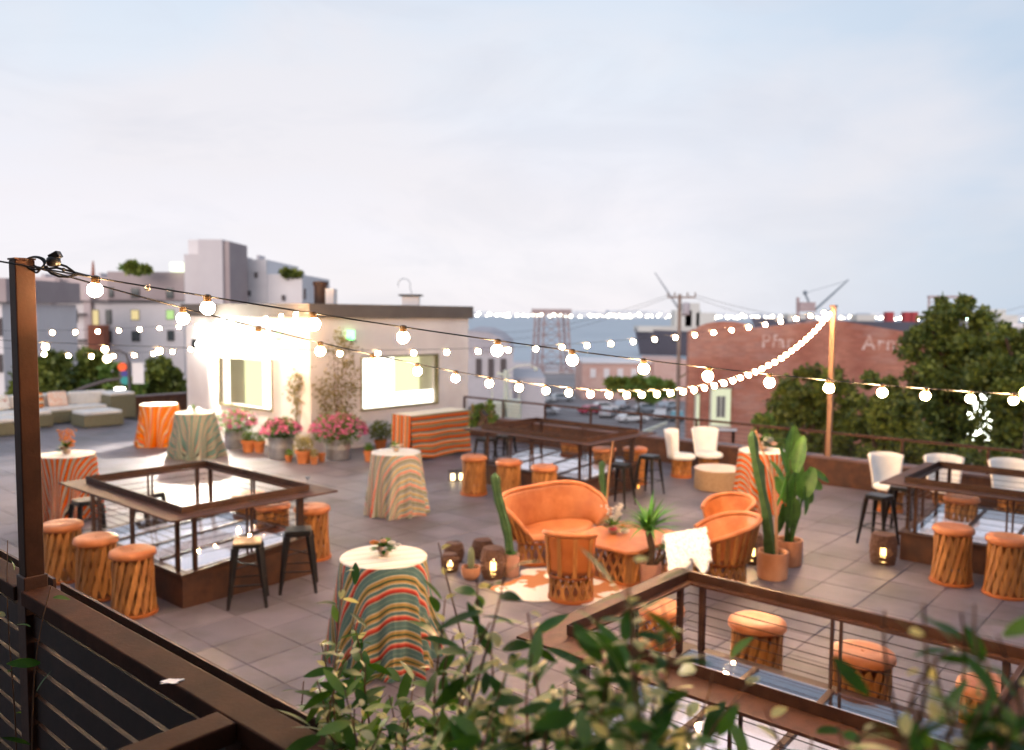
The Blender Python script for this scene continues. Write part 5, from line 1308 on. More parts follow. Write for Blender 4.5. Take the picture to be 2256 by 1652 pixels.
lf = thing('side_building', 'dark mauve building edge at the far left behind the post', 'building', (D(-40, 700, 70).x, 70, Z_ST))
P_('upper_wall', m_darkw, lf, -150, 14, 611, 665, 70, 12); P_('lower_wall', m_palew, lf, -150, 12, 666, 900, 70.1, 12, z0=Z_ST)
P_('fascia', m_trim, lf, -150, 14, 664, 668, 69.6, .4)
for v in (700, 780):
    w = P_('window', m_trim, lf, -14, 4, v, v + 40, 69.9, .15)

for (u, v, w, h) in ((90, 609, 10, 6), (140, 609, 8, 9), (170, 609, 14, 5), (215, 609, 7, 8)): P_('roof_vent', m_greyw, apt, u, u + w, v - h, v + 1, 95, 3)
for (u, v, w, h) in ((530, 571, 12, 5), (565, 571, 6, 9), (600, 604, 10, 5), (655, 604, 5, 8)): P_('roof_vent', m_greyw, sw, u, u + w, v - h, v + 1, 84, 2)
for v in (600, 630, 662): P_('wall_joint', m_greyw, sw, 506, 588, v, v + .6, 79.96, .05)
for (u, v) in ((545, 640), (620, 650), (560, 600)): P_('window', m_trim, sw, u, u + 7, v, v + 12, 79.93, .1)
# street lamp with a long arm, signals
def bg_lamp():
    t = thing('street_lamp', 'street lamp with curved arm glowing above the sofa', 'street lamp', flat(D(282, 800, 50), Z_ST)); o = t.location
    MB().tube([Vector((0, 0, 0)), D(284, 800, 50) - o, D(278, 780, 50) - o, D(262, 772, 50) - o, D(238, 775, 50) - o], [.12, .09, .07, .06, .05], 8).build('pole', m_trim, t, True)
    MB().ball(D(236, 790, 50) - o, .22, 10, 8).build('lamp_globe', emitter('street_globe', (1, .78, .45), 14), t, True)
    t = thing('street_lamp', 'bright bowl shaped street light just above the left parapet', 'street lamp', flat(D(264, 862, 45), Z_ST)); o = t.location
    MB().tube([Vector((0, .4, 0)), D(264, 866, 45.4) - o], [.1, .07], 8).build('pole', m_trim, t, True)
    MB().lathe([(.0001, -.36), (.16, -.3), (.25, -.1), (.26, .05), (.0001, .06)], 16, D(264, 856, 45) - o).build('lamp_bowl', emitter('bowl_light', (1, .92, .78), 9), t, True)
    t = thing('traffic_signal', 'traffic signal with red and blue green lights on a long arm', 'traffic light', flat(D(283, 800, 52), Z_ST)); o = t.location
    MB().tube([D(130, 878, 52) - o, D(190, 852, 52) - o, D(235, 838, 52) - o, D(268, 834, 52) - o], [.13, .12, .1, .08], 8).build('arm', m_trim, t, True)
    MB().tube([Vector((0, 0, 0)), D(284, 862, 52) - o], .12, 8).build('pole', m_trim, t, True)
    p = D(273, 823, 52) - o; MB().box(p + Vector((0, .15, 0)), (.62, .3, 1.35)).build('housing', m_trim, t)
    MB().ball(p + Vector((-.05, -.1, .42)), .26, 10, 6).build('red_light', emitter('red_signal', (1, .14, .05), .9), t, True)
    MB().ball(p + Vector((.08, -.1, 0)), .2, 10, 6).build('blue_light', emitter('blue_sign', (.15, .13, .4), .5), t, True)
    MB().ball(p + Vector((.1, -.1, -.42)), .26, 10, 6).build('green_light', emitter('teal_signal', (.1, .45, .42), .5), t, True)
    MB().box(D(301, 822, 52) - o + Vector((.1, 0, 0)), (.7, .06, 1.3)).build('sign_board', m_palew, t)
bg_lamp()
# white lamp standard with block base
t = thing('dock_lamp', 'cream coloured lamp standard with chunky base beyond the back skylight', 'lamp', flat(D(1113, 900, 34), -11.5)); o = t.location
m_cream = M('cream_paint', (.74, .74, .6), (.82, .82, .68), 1, .6)
MB().tube([D(1114, 900, 34) - o, D(1114, 815, 34) - o], .10, 10).build('pole', m_cream, t, True)
MB().bar(D(1094, 822, 34) - o, D(1124, 828, 34) - o, .1, .12).build('crossbar', m_cream, t)
MB().tube([D(1118, 818, 34) - o, D(1140, 806, 34) - o, D(1165, 803, 34) - o, D(1180, 811, 34) - o], .025, 6).build('arm', m_cream, t, True)
MB().ball(D(1180, 813, 34) - o, .09, 8, 6).build('lamp_head', m_cream, t)
pz = D(1113, 922, 34) - o
MB().box(Vector((0, 0, pz.z / 2)), (1.25, 1.1, pz.z)).build('pier', m_cream, t)
for k in (-1, 1): MB().box(pz + Vector((k * .34, 0, .38)), (.62, 1.0, .78)).build('base_block', m_cream, t, bevel=.12)
for k in (-.55, .55, .2): MB().box(pz + Vector((k, 0, .9)), (.06, .06, .6)).build('bolt_post', m_cream, t)

# warehouse with curved roof, low brick building, pier sheds
wh = thing('warehouse', 'grey warehouse with a low curved roof beside the white building', 'building', flat(D(1090, 850, 108), Z_ST))
def wpoly(name, mat, t, pts, d, dep):
    P = [D(u, v, d) for u, v in pts]; n = len(P); vs = P + [Vector((p.x, p.y + dep, p.z)) for p in P]
    o = MB().add(vs, [tuple(range(n)), tuple(range(2 * n - 1, n - 1, -1))] + [(i, i + n, (i + 1) % n + n, (i + 1) % n) for i in range(n)]).build(name, mat, None); return reparent(o, t)
m_whw = M('warehouse_wall', (.48, .45, .47), (.55, .51, .53), .3, .9); m_whr = M('warehouse_roof', (.40, .36, .39), (.46, .42, .44), .3, .8)  # wall and roof colours paled in place of haze in the air
wpoly('roof', m_whr, wh, [(1000, 745), (1030, 728), (1075, 732), (1105, 745), (1132, 768), (1132, 775), (1000, 775)], 107.9, 40)
wpoly('wall', m_whw, wh, [(1000, 775), (1130, 775), (1130, 895), (1000, 895)], 108.2, 39)
for u in (1048, 1075, 1102): P_('doorway', m_trim, wh, u, u + 12, 790, 830, 107.9, .5)
P_('annex', m_whw, wh, 1128, 1200, 832, 895, 112, 20, z0=Z_ST)
lb = thing('low_brick_building', 'low pinkish brick building in the middle distance by the water', 'building', flat(D(1390, 850, 150), Z_ST))
m_brl = M('far_brick', (.56, .34, .29), (.62, .42, .36), .4, .9)
P_('wall', m_brl, lb, 1282, 1480, 801, 865, 150, 16, z0=Z_ST); P_('roof', m_palew, lb, 1282, 1482, 797, 802, 149.5, 17); P_('gable', m_brl, lb, 1440, 1510, 792, 865, 148, 14, z0=Z_ST)
for k in range(6): P_('window', m_palew, lb, 1300 + k * 30, 1312 + k * 30, 812, 832, 149.8, .3)
pr = thing('pier_shed', 'long grey pier deck and shed at the water edge', 'building', flat(D(1250, 820, 225), Z_ST))
P_('deck_slab', m_greyw, pr, 1100, 1500, 818, 826, 215, 30); P_('shed', m_whw, pr, 1130, 1200, 800, 822, 225, 12)

# gantry frame
gt = thing('dock_gantry', 'rusty steel lattice gantry tower standing in the bay', 'crane', flat(D(1214, 810, 215), Z_ST)); o = gt.location
m_rg = M('rusty_lattice', (.34, .25, .25), (.42, .32, .31), .5, .9)
T0, B0_ = (1180, 690), (1172, 815); Y1, Y2 = 215, 222
def gp_(u, v, y): return D(u, v, y) - o
for (ut, ub, y) in ((1179, 1171, Y1), (1199, 1193, Y1), (1228, 1237, Y1), (1250, 1258, Y1), (1188, 1182, Y2), (1240, 1247, Y2)):
    MB().tube([gp_(ut, 688, y), gp_(ub, 816, y)], .26, 5).build('leg', m_rg, gt)
    MB().box(gp_(ub, 816, y), (1.4, 1.2, .8)).build('foot', m_rg, gt)
mb = MB()
for k in range(5):
    v0, v1 = 690 + k * 24, 690 + (k + 1) * 24; s0, s1_ = k / 5, (k + 1) / 5
    for (a, b, c_, d_) in ((1179, 1171, 1199, 1193), (1228, 1237, 1250, 1258), (1199, 1193, 1228, 1237)):
        L0, L1 = a + (b - a) * s0, a + (b - a) * s1_; R0, R1 = c_ + (d_ - c_) * s0, c_ + (d_ - c_) * s1_
        mb.tube([gp_(L0, v0, Y1), gp_(R1, v1, Y1)], .1, 4); mb.tube([gp_(R0, v0, Y1), gp_(L1, v1, Y1)], .1, 4); mb.tube([gp_(L1, v1, Y1), gp_(R1, v1, Y1)], .12, 4)
mb.build('lattice', m_rg, gt)
MB().box(gp_(1214, 686, 218), (10, 7, 1.2)).build('top_platform', m_rg, gt)
g2 = thing('dock_gantry', 'thin distant gantry frame showing behind the biggest evergreen', 'crane', flat(D(2095, 720, 180), Z_ST)); o = g2.location
for u in (2046, 2138): MB().tube([D(u, 655, 180) - o, D(u + (-4 if u < 2090 else 4), 740, 180) - o], .22, 5).build('leg', m_rg, g2)
MB().bar(D(2044, 654, 180) - o, D(2142, 654, 180) - o, .9, .5).build('top_beam', m_rg, g2)
for k in range(4): MB().tube([D(2046, 670 + k * 14, 180) - o, D(2066, 655 + k * 14, 180) - o], .08, 4).build('brace', m_rg, g2)

# ship
def ship(label, u0, u1, vdeck, vwl, d, hullc, seed, bow_left=True):
    t = thing('ship', label, 'ship', flat(D((u0 + u1) / 2, vwl, d), Z_ST - 1.5)); o = t.location
    hb = 22 * d / 400
    x0, x1 = D(u0, vdeck, d).x - o.x, D(u1, vdeck, d).x - o.x; zd = D(u0, vdeck, d).z - o.z
    n = 10; vs = []
    for i in range(n + 1):
        s = i / n; x = x0 + (x1 - x0) * s; w = hb / 2 * min(1, (s * 4 + .02)) ** .6 if bow_left else hb / 2
        xb = x + (x1 - x0) * .05 * (1 - s) ** 4
        vs += [(xb, -w * .7, 0), (x, -w, zd * (1 + .1 * (1 - s) ** 3)), (x, w, zd * (1 + .1 * (1 - s) ** 3)), (xb, w * .7, 0)]
    fs = []
    for i in range(n):
        for k in range(3): fs.append((i * 4 + k, i * 4 + k + 1, i * 4 + k + 5, i * 4 + k + 4))
    fs += [(0, 1, 2, 3), (n * 4 + 3, n * 4 + 2, n * 4 + 1, n * 4)]
    MB().add(vs, fs).build('hull', hullc, t)
    return t, o, x0, x1, zd
m_hull = M('dark_hull', (.075, .07, .09), (.1, .09, .115), .05, .7); m_sup = M('ship_white', (.55, .52, .48), (.62, .6, .55), .05, .8)
t, o, x0, x1, zd = ship('moored ship with dark hull and pale superstructure, behind the utility pole', 1398, 1640, 729, 760, 360, m_hull, 1)
L_ = x1 - x0
MB().box((x0 + L_ * .36, 0, zd + 1.0), (L_ * .7, 14, 2.4)).build('deck_house', m_sup, t)
for (s, w, h) in ((.42, 7, 7), (.5, 6, 10), (.62, 8, 6)): MB().box((x0 + L_ * s, 0, zd + 2 + h / 2), (w, 9, h)).build('superstructure', m_sup, t)
MB().tube([Vector((x0 + L_ * .45, 0, zd + 6)), D(1442, 600, 360) - o], [.7, .22], 5).build('derrick', M('derrick_grey', (.35, .36, .38), rough=.8), t)
MB().tube([Vector((x0 + L_ * .5, 0, zd + 6)), D(1538, 676, 360) - o], [.4, .2], 5).build('mast', m_sup, t)
MB().ball(D(1531, 690, 360) - o, 2.6, 10, 8).build('radome', m_sup, t)
t, o, x0, x1, zd = ship('long low dark ship with red stacks behind the brick building roof', 1655, 2140, 706, 760, 430, m_hull, 2)
m_red = M('red_stack', (.36, .04, .045), rough=.7); L_ = x1 - x0
for u in (1957, 1996, 2010): MB().box(D(u, 698, 430) - o, (3.6, 4, 5)).build('red_stack', m_red, t)
for u, v in ((1750, 700), (1900, 702), (2100, 712), (2170, 700), (2185, 690)): MB().box(D(u, v, 425) - o, (9, 8, 4)).build('deck_house', m_sup, t)
t = thing('harbour_crane', 'harbour crane with rusty cab and long raised jib behind the pole', 'crane', flat(D(1775, 700, 330), Z_ST)); o = t.location
MB().bar(D(1757, 655, 330) - o, D(1757, 720, 330) - o, 1.0, 1.0, up=(0, 1, 0)).build('mast', m_rg, t)
MB().box(D(1775, 676, 330) - o, (6, 4, 3.6)).build('cab', m_rg, t)
m_jib = M('jib_grey', (.16, .19, .22), rough=.7)
MB().tube([D(1792, 685, 330) - o, D(1832, 649, 330) - o, D(1868, 616, 330) - o], [.5, .42, .25], 5).build('jib', m_jib, t)
MB().tube([D(1788, 680, 330) - o, D(1772, 645, 330) - o], [.45, .35], 5).build('counter_jib', m_jib, t)
MB().ball(D(1773, 645, 330) - o, .9, 7, 5).build('pulley_block', m_jib, t)
for (u0, u1, v0, v1) in ((1774, 1868, 645, 618), (1774, 1792, 645, 685)): MB().tube([D(u0, v0, 330) - o, D(u1, v1, 330) - o], .08, 4).build('stay', m_jib, t)
MB().bar(D(1783, 690, 330) - o, Vector((1.4, 0, 0)), 2.2, 2.2, up=(0, 1, 0)).build('tower', m_rg, t)
t = thing('dockyard_buildings', 'pale dockyard building at the far right behind the trees', 'building', flat(D(2200, 730, 300), Z_ST)); o = t.location
for (u0, u1, v0, v1, d, mm) in ((2178, 2215, 694, 712, 300, m_sup), (2150, 2300, 712, 735, 296, m_palew), (2195, 2300, 720, 800, 280, m_greyw)):
    p = D((u0 + u1) / 2, (v0 + v1) / 2, d); MB().box(p - o, ((u1 - u0) * d / FPX, 14, (v1 - v0) * d / FPX)).build('block', mm, t)

# utility pole with wires
up = thing('utility_pole', 'wooden utility pole with crossarm and transformer in front of the ship', 'utility pole', flat(D(1496, 800, 58), Z_ST)); o = up.location
m_pole = M('pole_wood', (.26, .19, .16), (.34, .25, .2), 3, .9)
MB().tube([Vector((0, 0, 0)), D(1497, 648, 58) - o], [.17, .12], 10).build('pole', m_pole, up, True)
MB().bar(D(1470, 655, 58) - o, D(1532, 655, 58) - o, .12, .12).build('crossarm', m_pole, up)
for u in (1471, 1486, 1514, 1531): MB().lathe([(.05, 0), (.07, .06), (.04, .1), (.07, .16), (.03, .24), (.0001, .25)], 8, D(u, 652, 58) - o).build('insulator', m_pole, up)
MB().lathe([(.24, -.4), (.26, -.35), (.26, .35), (.2, .42), (.0001, .44)], 14, D(1511, 680, 57.7) - o).build('transformer', m_whr, up, True)
MB().bar(D(1492, 694, 58) - o, D(1520, 694, 58) - o, .08, .08).build('bracket', m_pole, up)
MB().tube([D(1497, 832, 58) - o, D(1512, 822, 58) - o, D(1524, 826, 58) - o, D(1533, 848, 58) - o], .05, 6).build('lamp_arm', m_olive, up, True)
def wire(label, a, b, sag, r=.02):
    n = 24; o_ = MB().tube([a.lerp(b, k / n) - Vector((0, 0, 4 * sag * (k / n) * (1 - k / n))) for k in range(n + 1)], r, 4).build('power_line', m_trim); tag(o_, label, 'cable', 'power lines from the utility pole')
pa = [D(u, 650, 58) for u in (1471, 1486, 1514, 1531)]
for k in range(2): wire(('upper', 'lower')[k] + ' power line running right from the utility pole to the trees', pa[3 - k], D(2300, 660 + 14 * k, 75), 2.2 + k * .5, .013)
for k in range(2): wire(('upper', 'lower')[k] + ' power line running left from the utility pole over the bay', pa[k], D(1030, 730 + 20 * k, 95), 1.0, .013)

# brick building
bk = thing('brick_building', 'long red brick warehouse with arched parapet and faded painted lettering', 'building', flat(D(1750, 850, 46), Z_ST)); o = bk.location
def brickmat():
    m = M('red_brick', (.50, .19, .125), (.60, .27, .185), .5, .9, c3=(.30, .085, .06), c3scale=.18, c3amt=.8); t = m.node_tree; n = t.nodes; l = t.links
    b = n['Principled BSDF']; br = n.new('ShaderNodeTexBrick'); tcn = n.new('ShaderNodeTexCoord'); mpn = n.new('ShaderNodeMapping'); mpn.inputs['Rotation'].default_value = (R(90), 0, 0)
    l.new(tcn.outputs['Object'], mpn.inputs[0]); l.new(mpn.outputs[0], br.inputs['Vector']); br.inputs['Scale'].default_value = 1
    br.inputs['Brick Width'].default_value = .42; br.inputs['Row Height'].default_value = .15; br.inputs['Mortar Size'].default_value = .02
    br.inputs['Color1'].default_value = (1, 1, 1, 1); br.inputs['Color2'].default_value = (.72, .72, .72, 1); br.inputs['Mortar'].default_value = (.9, .85, .8, 1)
    mx = n.new('ShaderNodeMix'); mx.data_type = 'RGBA'; mx.blend_type = 'MULTIPLY'; mx.inputs[0].default_value = .8
    src = b.inputs['Base Color'].links[0].from_socket; l.new(src, mx.inputs[6]); l.new(br.outputs[0], mx.inputs[7])
    nz = n.new('ShaderNodeTexNoise'); nz.inputs['Scale'].default_value = .35; nz.inputs['Detail'].default_value = 8; nz.inputs['Roughness'].default_value = .7; st_ = n.new('ShaderNodeMapping'); st_.inputs['Scale'].default_value = (.5, 1, 1.6); l.new(tcn.outputs['Object'], st_.inputs[0]); l.new(st_.outputs[0], nz.inputs['Vector'])
    mr = n.new('ShaderNodeMapRange'); l.new(nz.outputs[0], mr.inputs[0]); mr.inputs[1].default_value = .50; mr.inputs[2].default_value = .68; mr.inputs[4].default_value = .42
    m2 = n.new('ShaderNodeMix'); m2.data_type = 'RGBA'; l.new(mr.outputs[0], m2.inputs[0]); l.new(mx.outputs[2], m2.inputs[6]); m2.inputs[7].default_value = (.55, .42, .38, 1)
    l.new(m2.outputs[2], b.inputs['Base Color']); return m
m_brick = brickmat()
DB = 46
win = [(1566, 1618, 853, 943), (1532, 1548, 865, 945)]
top = [(1518, 731), (1530, 725)] + [(1600 + 68 * math.cos(R(a)), 735 - 27 * math.sin(R(a)) ** .9) for a in (160, 145, 125, 105, 90, 75, 55, 35, 20)] + [(1672, 722), (1700, 719), (1834, 704), (1930, 720), (2030, 737), (2110, 742), (2165, 716), (2300, 745)]
# wall built as columns so that the windows are real openings
def wz(u, v): return D(u, v, DB)
pts = [(u, v) for u, v in top]
def topv(u):
    for (u0, v0), (u1, v1) in zip(pts, pts[1:]):
        if u0 <= u <= u1: return v0 + (v1 - v0) * (u - u0) / (u1 - u0)
    return pts[-1][1]
cols = sorted(set([p[0] for p in pts] + [1532, 1548, 1566, 1618])); mb = MB()
def colbox(u0, u1, va0, va1, vb0, vb1):
    P = [wz(u0, vb0) if vb0 else None, wz(u1, vb1) if vb1 else None]
    p0 = wz(u0, va0); p1 = wz(u1, va1); z0 = Z_ST if vb0 is None else wz(u0, vb0).z
    z1 = Z_ST if vb1 is None else wz(u1, vb1).z; th = .6
    vs = []
    for y in (0, th):
        vs += [Vector((p0.x, DB + y, z0)) - o, Vector((p1.x, DB + y, z1)) - o, Vector((p1.x, DB + y, p1.z)) - o, Vector((p0.x, DB + y, p0.z)) - o]
    mb.add(vs, [(0, 1, 2, 3), (7, 6, 5, 4), (0, 4, 5, 1), (1, 5, 6, 2), (2, 6, 7, 3), (3, 7, 4, 0)])
for u0, u1 in zip(cols, cols[1:]):
    hole = [w for w in win if w[0] <= u0 and u1 <= w[1]]
    if hole:
        w = hole[0]; colbox(u0, u1, topv(u0), topv(u1), w[2], w[2]); colbox(u0, u1, w[3], w[3], None, None)
    else: colbox(u0, u1, topv(u0), topv(u1), None, None)
mb.build('front_wall', m_brick, bk)
p0, p1 = wz(1518, 745), wz(2300, 745)
ya, yb = DB + .61, DB + 26
mb = MB(); mb.prism([(p0.x + .1 - o.x, ya - o.y), (p1.x - .1 - o.x, ya - o.y), (p1.x - .1 - o.x, yb - o.y), (p0.x * yb / DB + .8 - o.x, yb - o.y)], Z_ST - o.z, p0.z - .8 - o.z); mb.build('body', m_brick, bk)
m_lw = emitter('lit_warehouse_window', (.74, .76, .52), .75)
for (u0, u1, v0, v1) in win:
    a, b = wz(u0, v0) - o, wz(u1, v1) - o; fr = MB(); w_, h_ = b.x - a.x, a.z - b.z; cx, cz = (a.x + b.x) / 2, (a.z + b.z) / 2
    for bx in ((cx, a.z - .06, w_, .12), (cx, b.z + .06, w_, .12), (a.x + .06, cz, .12, h_ - .24), (b.x - .06, cz, .12, h_ - .24)): fr.box((bx[0], .3, bx[1]), (bx[2], .14, bx[3]))
    w0 = fr.build('window', m_cream, bk)
    MB().box((cx, .42, cz), (w_ - .24, .04, h_ - .24)).build('pane', m_lw, w0)
    if w_ > 1:
        MB().box((cx - .05, .33, cz + .02), (w_ * .36, .1, h_ * .52)).build('inner_sash', M('sash_dark', (.2, .19, .18), rough=.4), w0)
        for k in (-1, 0, 1): MB().box((cx - .05 + k * w_ * .18, .26, cz), (.05, .05, h_ * .56)).build('mullion', m_cream, w0)
    MB().box((cx, -.06, b.z - .08), (w_ + .2, .16, .14)).build('sill', m_palew, w0)
MB().box((0 + wz(1600, 700).x - o.x, -.05, wz(1600, 868).z - o.z), (.01, .01, .01)).build('bolt', m_trim, bk)
def text_part(s, u, v, size, parent, mat, d, name='painted_letters'):
    cu = bpy.data.curves.new(name, 'FONT'); cu.body = s; cu.size = size; cu.extrude = .004; cu.offset = .02; cu.space_character = 1.1; cu.resolution_u = 3
    to = bpy.data.objects.new(name, cu); COL.objects.link(to); dg = bpy.context.evaluated_depsgraph_get(); me = bpy.data.meshes.new_from_object(to.evaluated_get(dg)); bpy.data.objects.remove(to)
    me.materials.clear(); me.materials.append(mat); ob = bpy.data.objects.new(name, me); COL.objects.link(ob); ob.parent = parent; q = D(u, v, d); ob.location = (q.x - parent.location.x, q.y - parent.location.y, q.z - parent.location.z); ob.rotation_euler = (R(90), 0, 0); return ob
def faded():
    m = M('faded_white_paint', (.72, .52, .46), (.52, .25, .18), 1.8, .9, detail=8, lo=.42, hi=.56); return m
m_fade = faded()
text_part('Pfar', 1676, 765, 1.02, bk, m_fade, DB - .008); text_part('Army', 1898, 770, 1.12, bk, m_fade, DB - .008)

# bright shop light seen through the trees at right
t = thing('lit_shopfront', 'bright white lit shop window glowing through the tree at right', 'window', flat(D(2135, 930, 34), Z_ST)); o = t.location
MB().box(Vector((0, .8, 4.5)) , (9, 1.2, 9)).build('wall', m_darkw, t)
for (u0, u1, v0, v1) in ((2088, 2104, 890, 985), (2122, 2180, 868, 985)):
    a, b = D(u0, v0, 33.9) - o, D(u1, v1, 33.9) - o
    w = MB().box(((a.x + b.x) / 2, .06, (a.z + b.z) / 2), (b.x - a.x + .2, .3, a.z - b.z + .2)).build('window', m_trim, t)
    MB().box(((a.x + b.x) / 2, -.12, (a.z + b.z) / 2), (b.x - a.x, .04, a.z - b.z)).build('pane', emitter('shop_light', (.95, 1, .86), 14), w)
t = thing('garden_lamp', 'yellow lamp glowing at the right edge beside the last bulb', 'lamp', D(2263, 868, 19)); MB().ball((0, 0, 0), .16, 12, 8).build('globe', emitter('yellow_lamp', (1, .72, .2), 30), t, True)
MB().tube([(0, 0, -.15), (0, 0, -4)], .04, 6).build('post', m_trim, t)

# ------------------------------------------------------------------ parked cars
def make_car(name, cat, body, L=4.4, Wd=1.8, H=1.42, van=False):
    t = thing(name, '', cat, group='vehicles in the far car park'); hl = L / 2
    if van: prof = [(-hl, .35), (-hl, H), (-hl + .1, H + .45), (hl - 1.2, H + .45), (hl - .5, 1.1), (hl, .95), (hl, .35)]
    else: prof = [(-hl, .4), (-hl, .86), (-hl + .5, .92), (-hl + 1.0, H - .06), (-hl + 1.4, H), (.35, H), (.75, H - .05), (1.3, .95), (hl - .15, .82), (hl, .7), (hl, .4)]
    n = len(prof); vs = []
    for sy in (-1, 1):
        for x, z in prof:
            k = 1 - .14 * max(0, (z - .95)) / .5; vs.append((x, sy * Wd / 2 * k, z))
    fs = [tuple(range(n)), tuple(range(2 * n - 1, n - 1, -1))] + [(i, i + n, (i + 1) % n + n, (i + 1) % n) for i in range(n)]
    MB().add(vs, fs).build('body', body, t, bevel=.05)
    for sy in (-1, 1):
        if van: poly = [(hl - 1.25, 1.1), (hl - .65, 1.1), (hl - 1.25, 1.7)]
        else: poly = [(-hl + .75, .95), (-hl + 1.15, H - .08), (.4, H - .08), (1.1, .95)]
        MB().add([(x, sy * (Wd / 2 * (1 - .14 * (z - .95) / .5) + .012), z) for x, z in poly], [tuple(range(len(poly)))]).build('side_window', m_pane, t)
    ws = [(.72, H - .08), (1.28, .96)] if not van else [(hl - 1.18, H + .4), (hl - .55, 1.15)]
    MB().add([(ws[0][0] + .03, -Wd * .4, ws[0][1]), (ws[0][0] + .03, Wd * .4, ws[0][1]), (ws[1][0] + .03, Wd * .45, ws[1][1]), (ws[1][0] + .03, -Wd * .45, ws[1][1])], [(0, 1, 2, 3)]).build('windscreen', m_pane, t)
    for sx in (-hl + .85, hl - .9):
        for sy in (-1, 1):
            w = MB().tube([(sx, sy * (Wd / 2 - .2), .33), (sx, sy * (Wd / 2 + .01), .33)], .33, 14).build('wheel', m_black, t, True); MB().tube([(sx, sy * (Wd / 2 + .012), .33), (sx, sy * (Wd / 2 + .022), .33)], .19, 10).build('rim', m_galv, w)
    for sy in (-.6, .6): MB().box((hl - .02, sy, .68), (.06, .32, .14)).build('headlight', m_galv, t); MB().box((-hl + .02, sy, .78), (.06, .3, .12)).build('tail_light', m_red, t)
    return t
cw = make_car('parked_car', 'car', M('white_paint', (.72, .72, .74), rough=.25, coat=.6)); cs = make_car('parked_car', 'car', M('silver_paint', (.42, .44, .47), rough=.3, metal=.3, coat=.6))
cr = make_car('parked_car', 'car', M('red_paint', (.42, .05, .09), rough=.3, coat=.6)); cbk = make_car('parked_car', 'car', M('teal_paint', (.16, .36, .42), rough=.3, coat=.6)); cv = make_car('parked_van', 'van', M('van_white', (.75, .75, .75), rough=.35, coat=.4), 5.2, 1.9, 1.35, True)
cars = [(cw, 1455, 922, 1.3, 'white car nearest the utility pole in the far car park'), (cw, 1392, 930, .3, 'white car parked side on, left of the one by the utility pole'), (cs, 1340, 918, 1.2, 'silver car behind the red car in the far car park'),
        (cr, 1305, 912, .5, 'red car half hidden behind the back skylight rim'), (cs, 1425, 908, .2, 'silver car in the row behind the white cars'), (cbk, 1490, 925, 1.4, 'teal car beside the base of the utility pole'),
        (cv, 1190, 886, .1, 'white van parked left of the car park entrance'), (cv, 1158, 884, .1, 'second white van beside the cream lamp standard'), (cs, 1237, 884, .2, 'silver car right of the white vans'), (cw, 1200, 912, 2.9, 'white car below the white vans'),
        (cw, 1065, 882, .1, 'white car beside the white building wall'), (cs, 1370, 900, 1.2, 'silver car at the back row centre'), (cw, 1330, 905, .2, 'white car behind the silver one at row end'), (cr, 1088, 893, .4, 'dark red car behind the flowering shrub'), (cs, 1470, 902, .9, 'silver car at the back row, near the bushes')]
used = set()
for k, (c, u, v, rz, lab) in enumerate(cars):
    p = G(u, v, Z_ST)
    if c.name not in used: used.add(c.name); c.location = p; c.rotation_euler = (0, 0, rz); c['label'] = lab
    else: copy_tree(c, lab, p, rz)
t = thing('ramp_barrier', 'pale slanted white barrier rail just beyond the parapet by the white chairs', 'barrier', flat(D(1465, 945, 26), -11.5)); o = t.location
MB().bar(D(1408, 955, 25) - o, D(1468, 931, 30) - o, .06, .10).build('rail', m_cream, t); MB().bar(D(1430, 947, 27) - o, Vector((-.5, 0, 0)), .12, .12, up=(0, 1, 0)).build('post', m_cream, t)

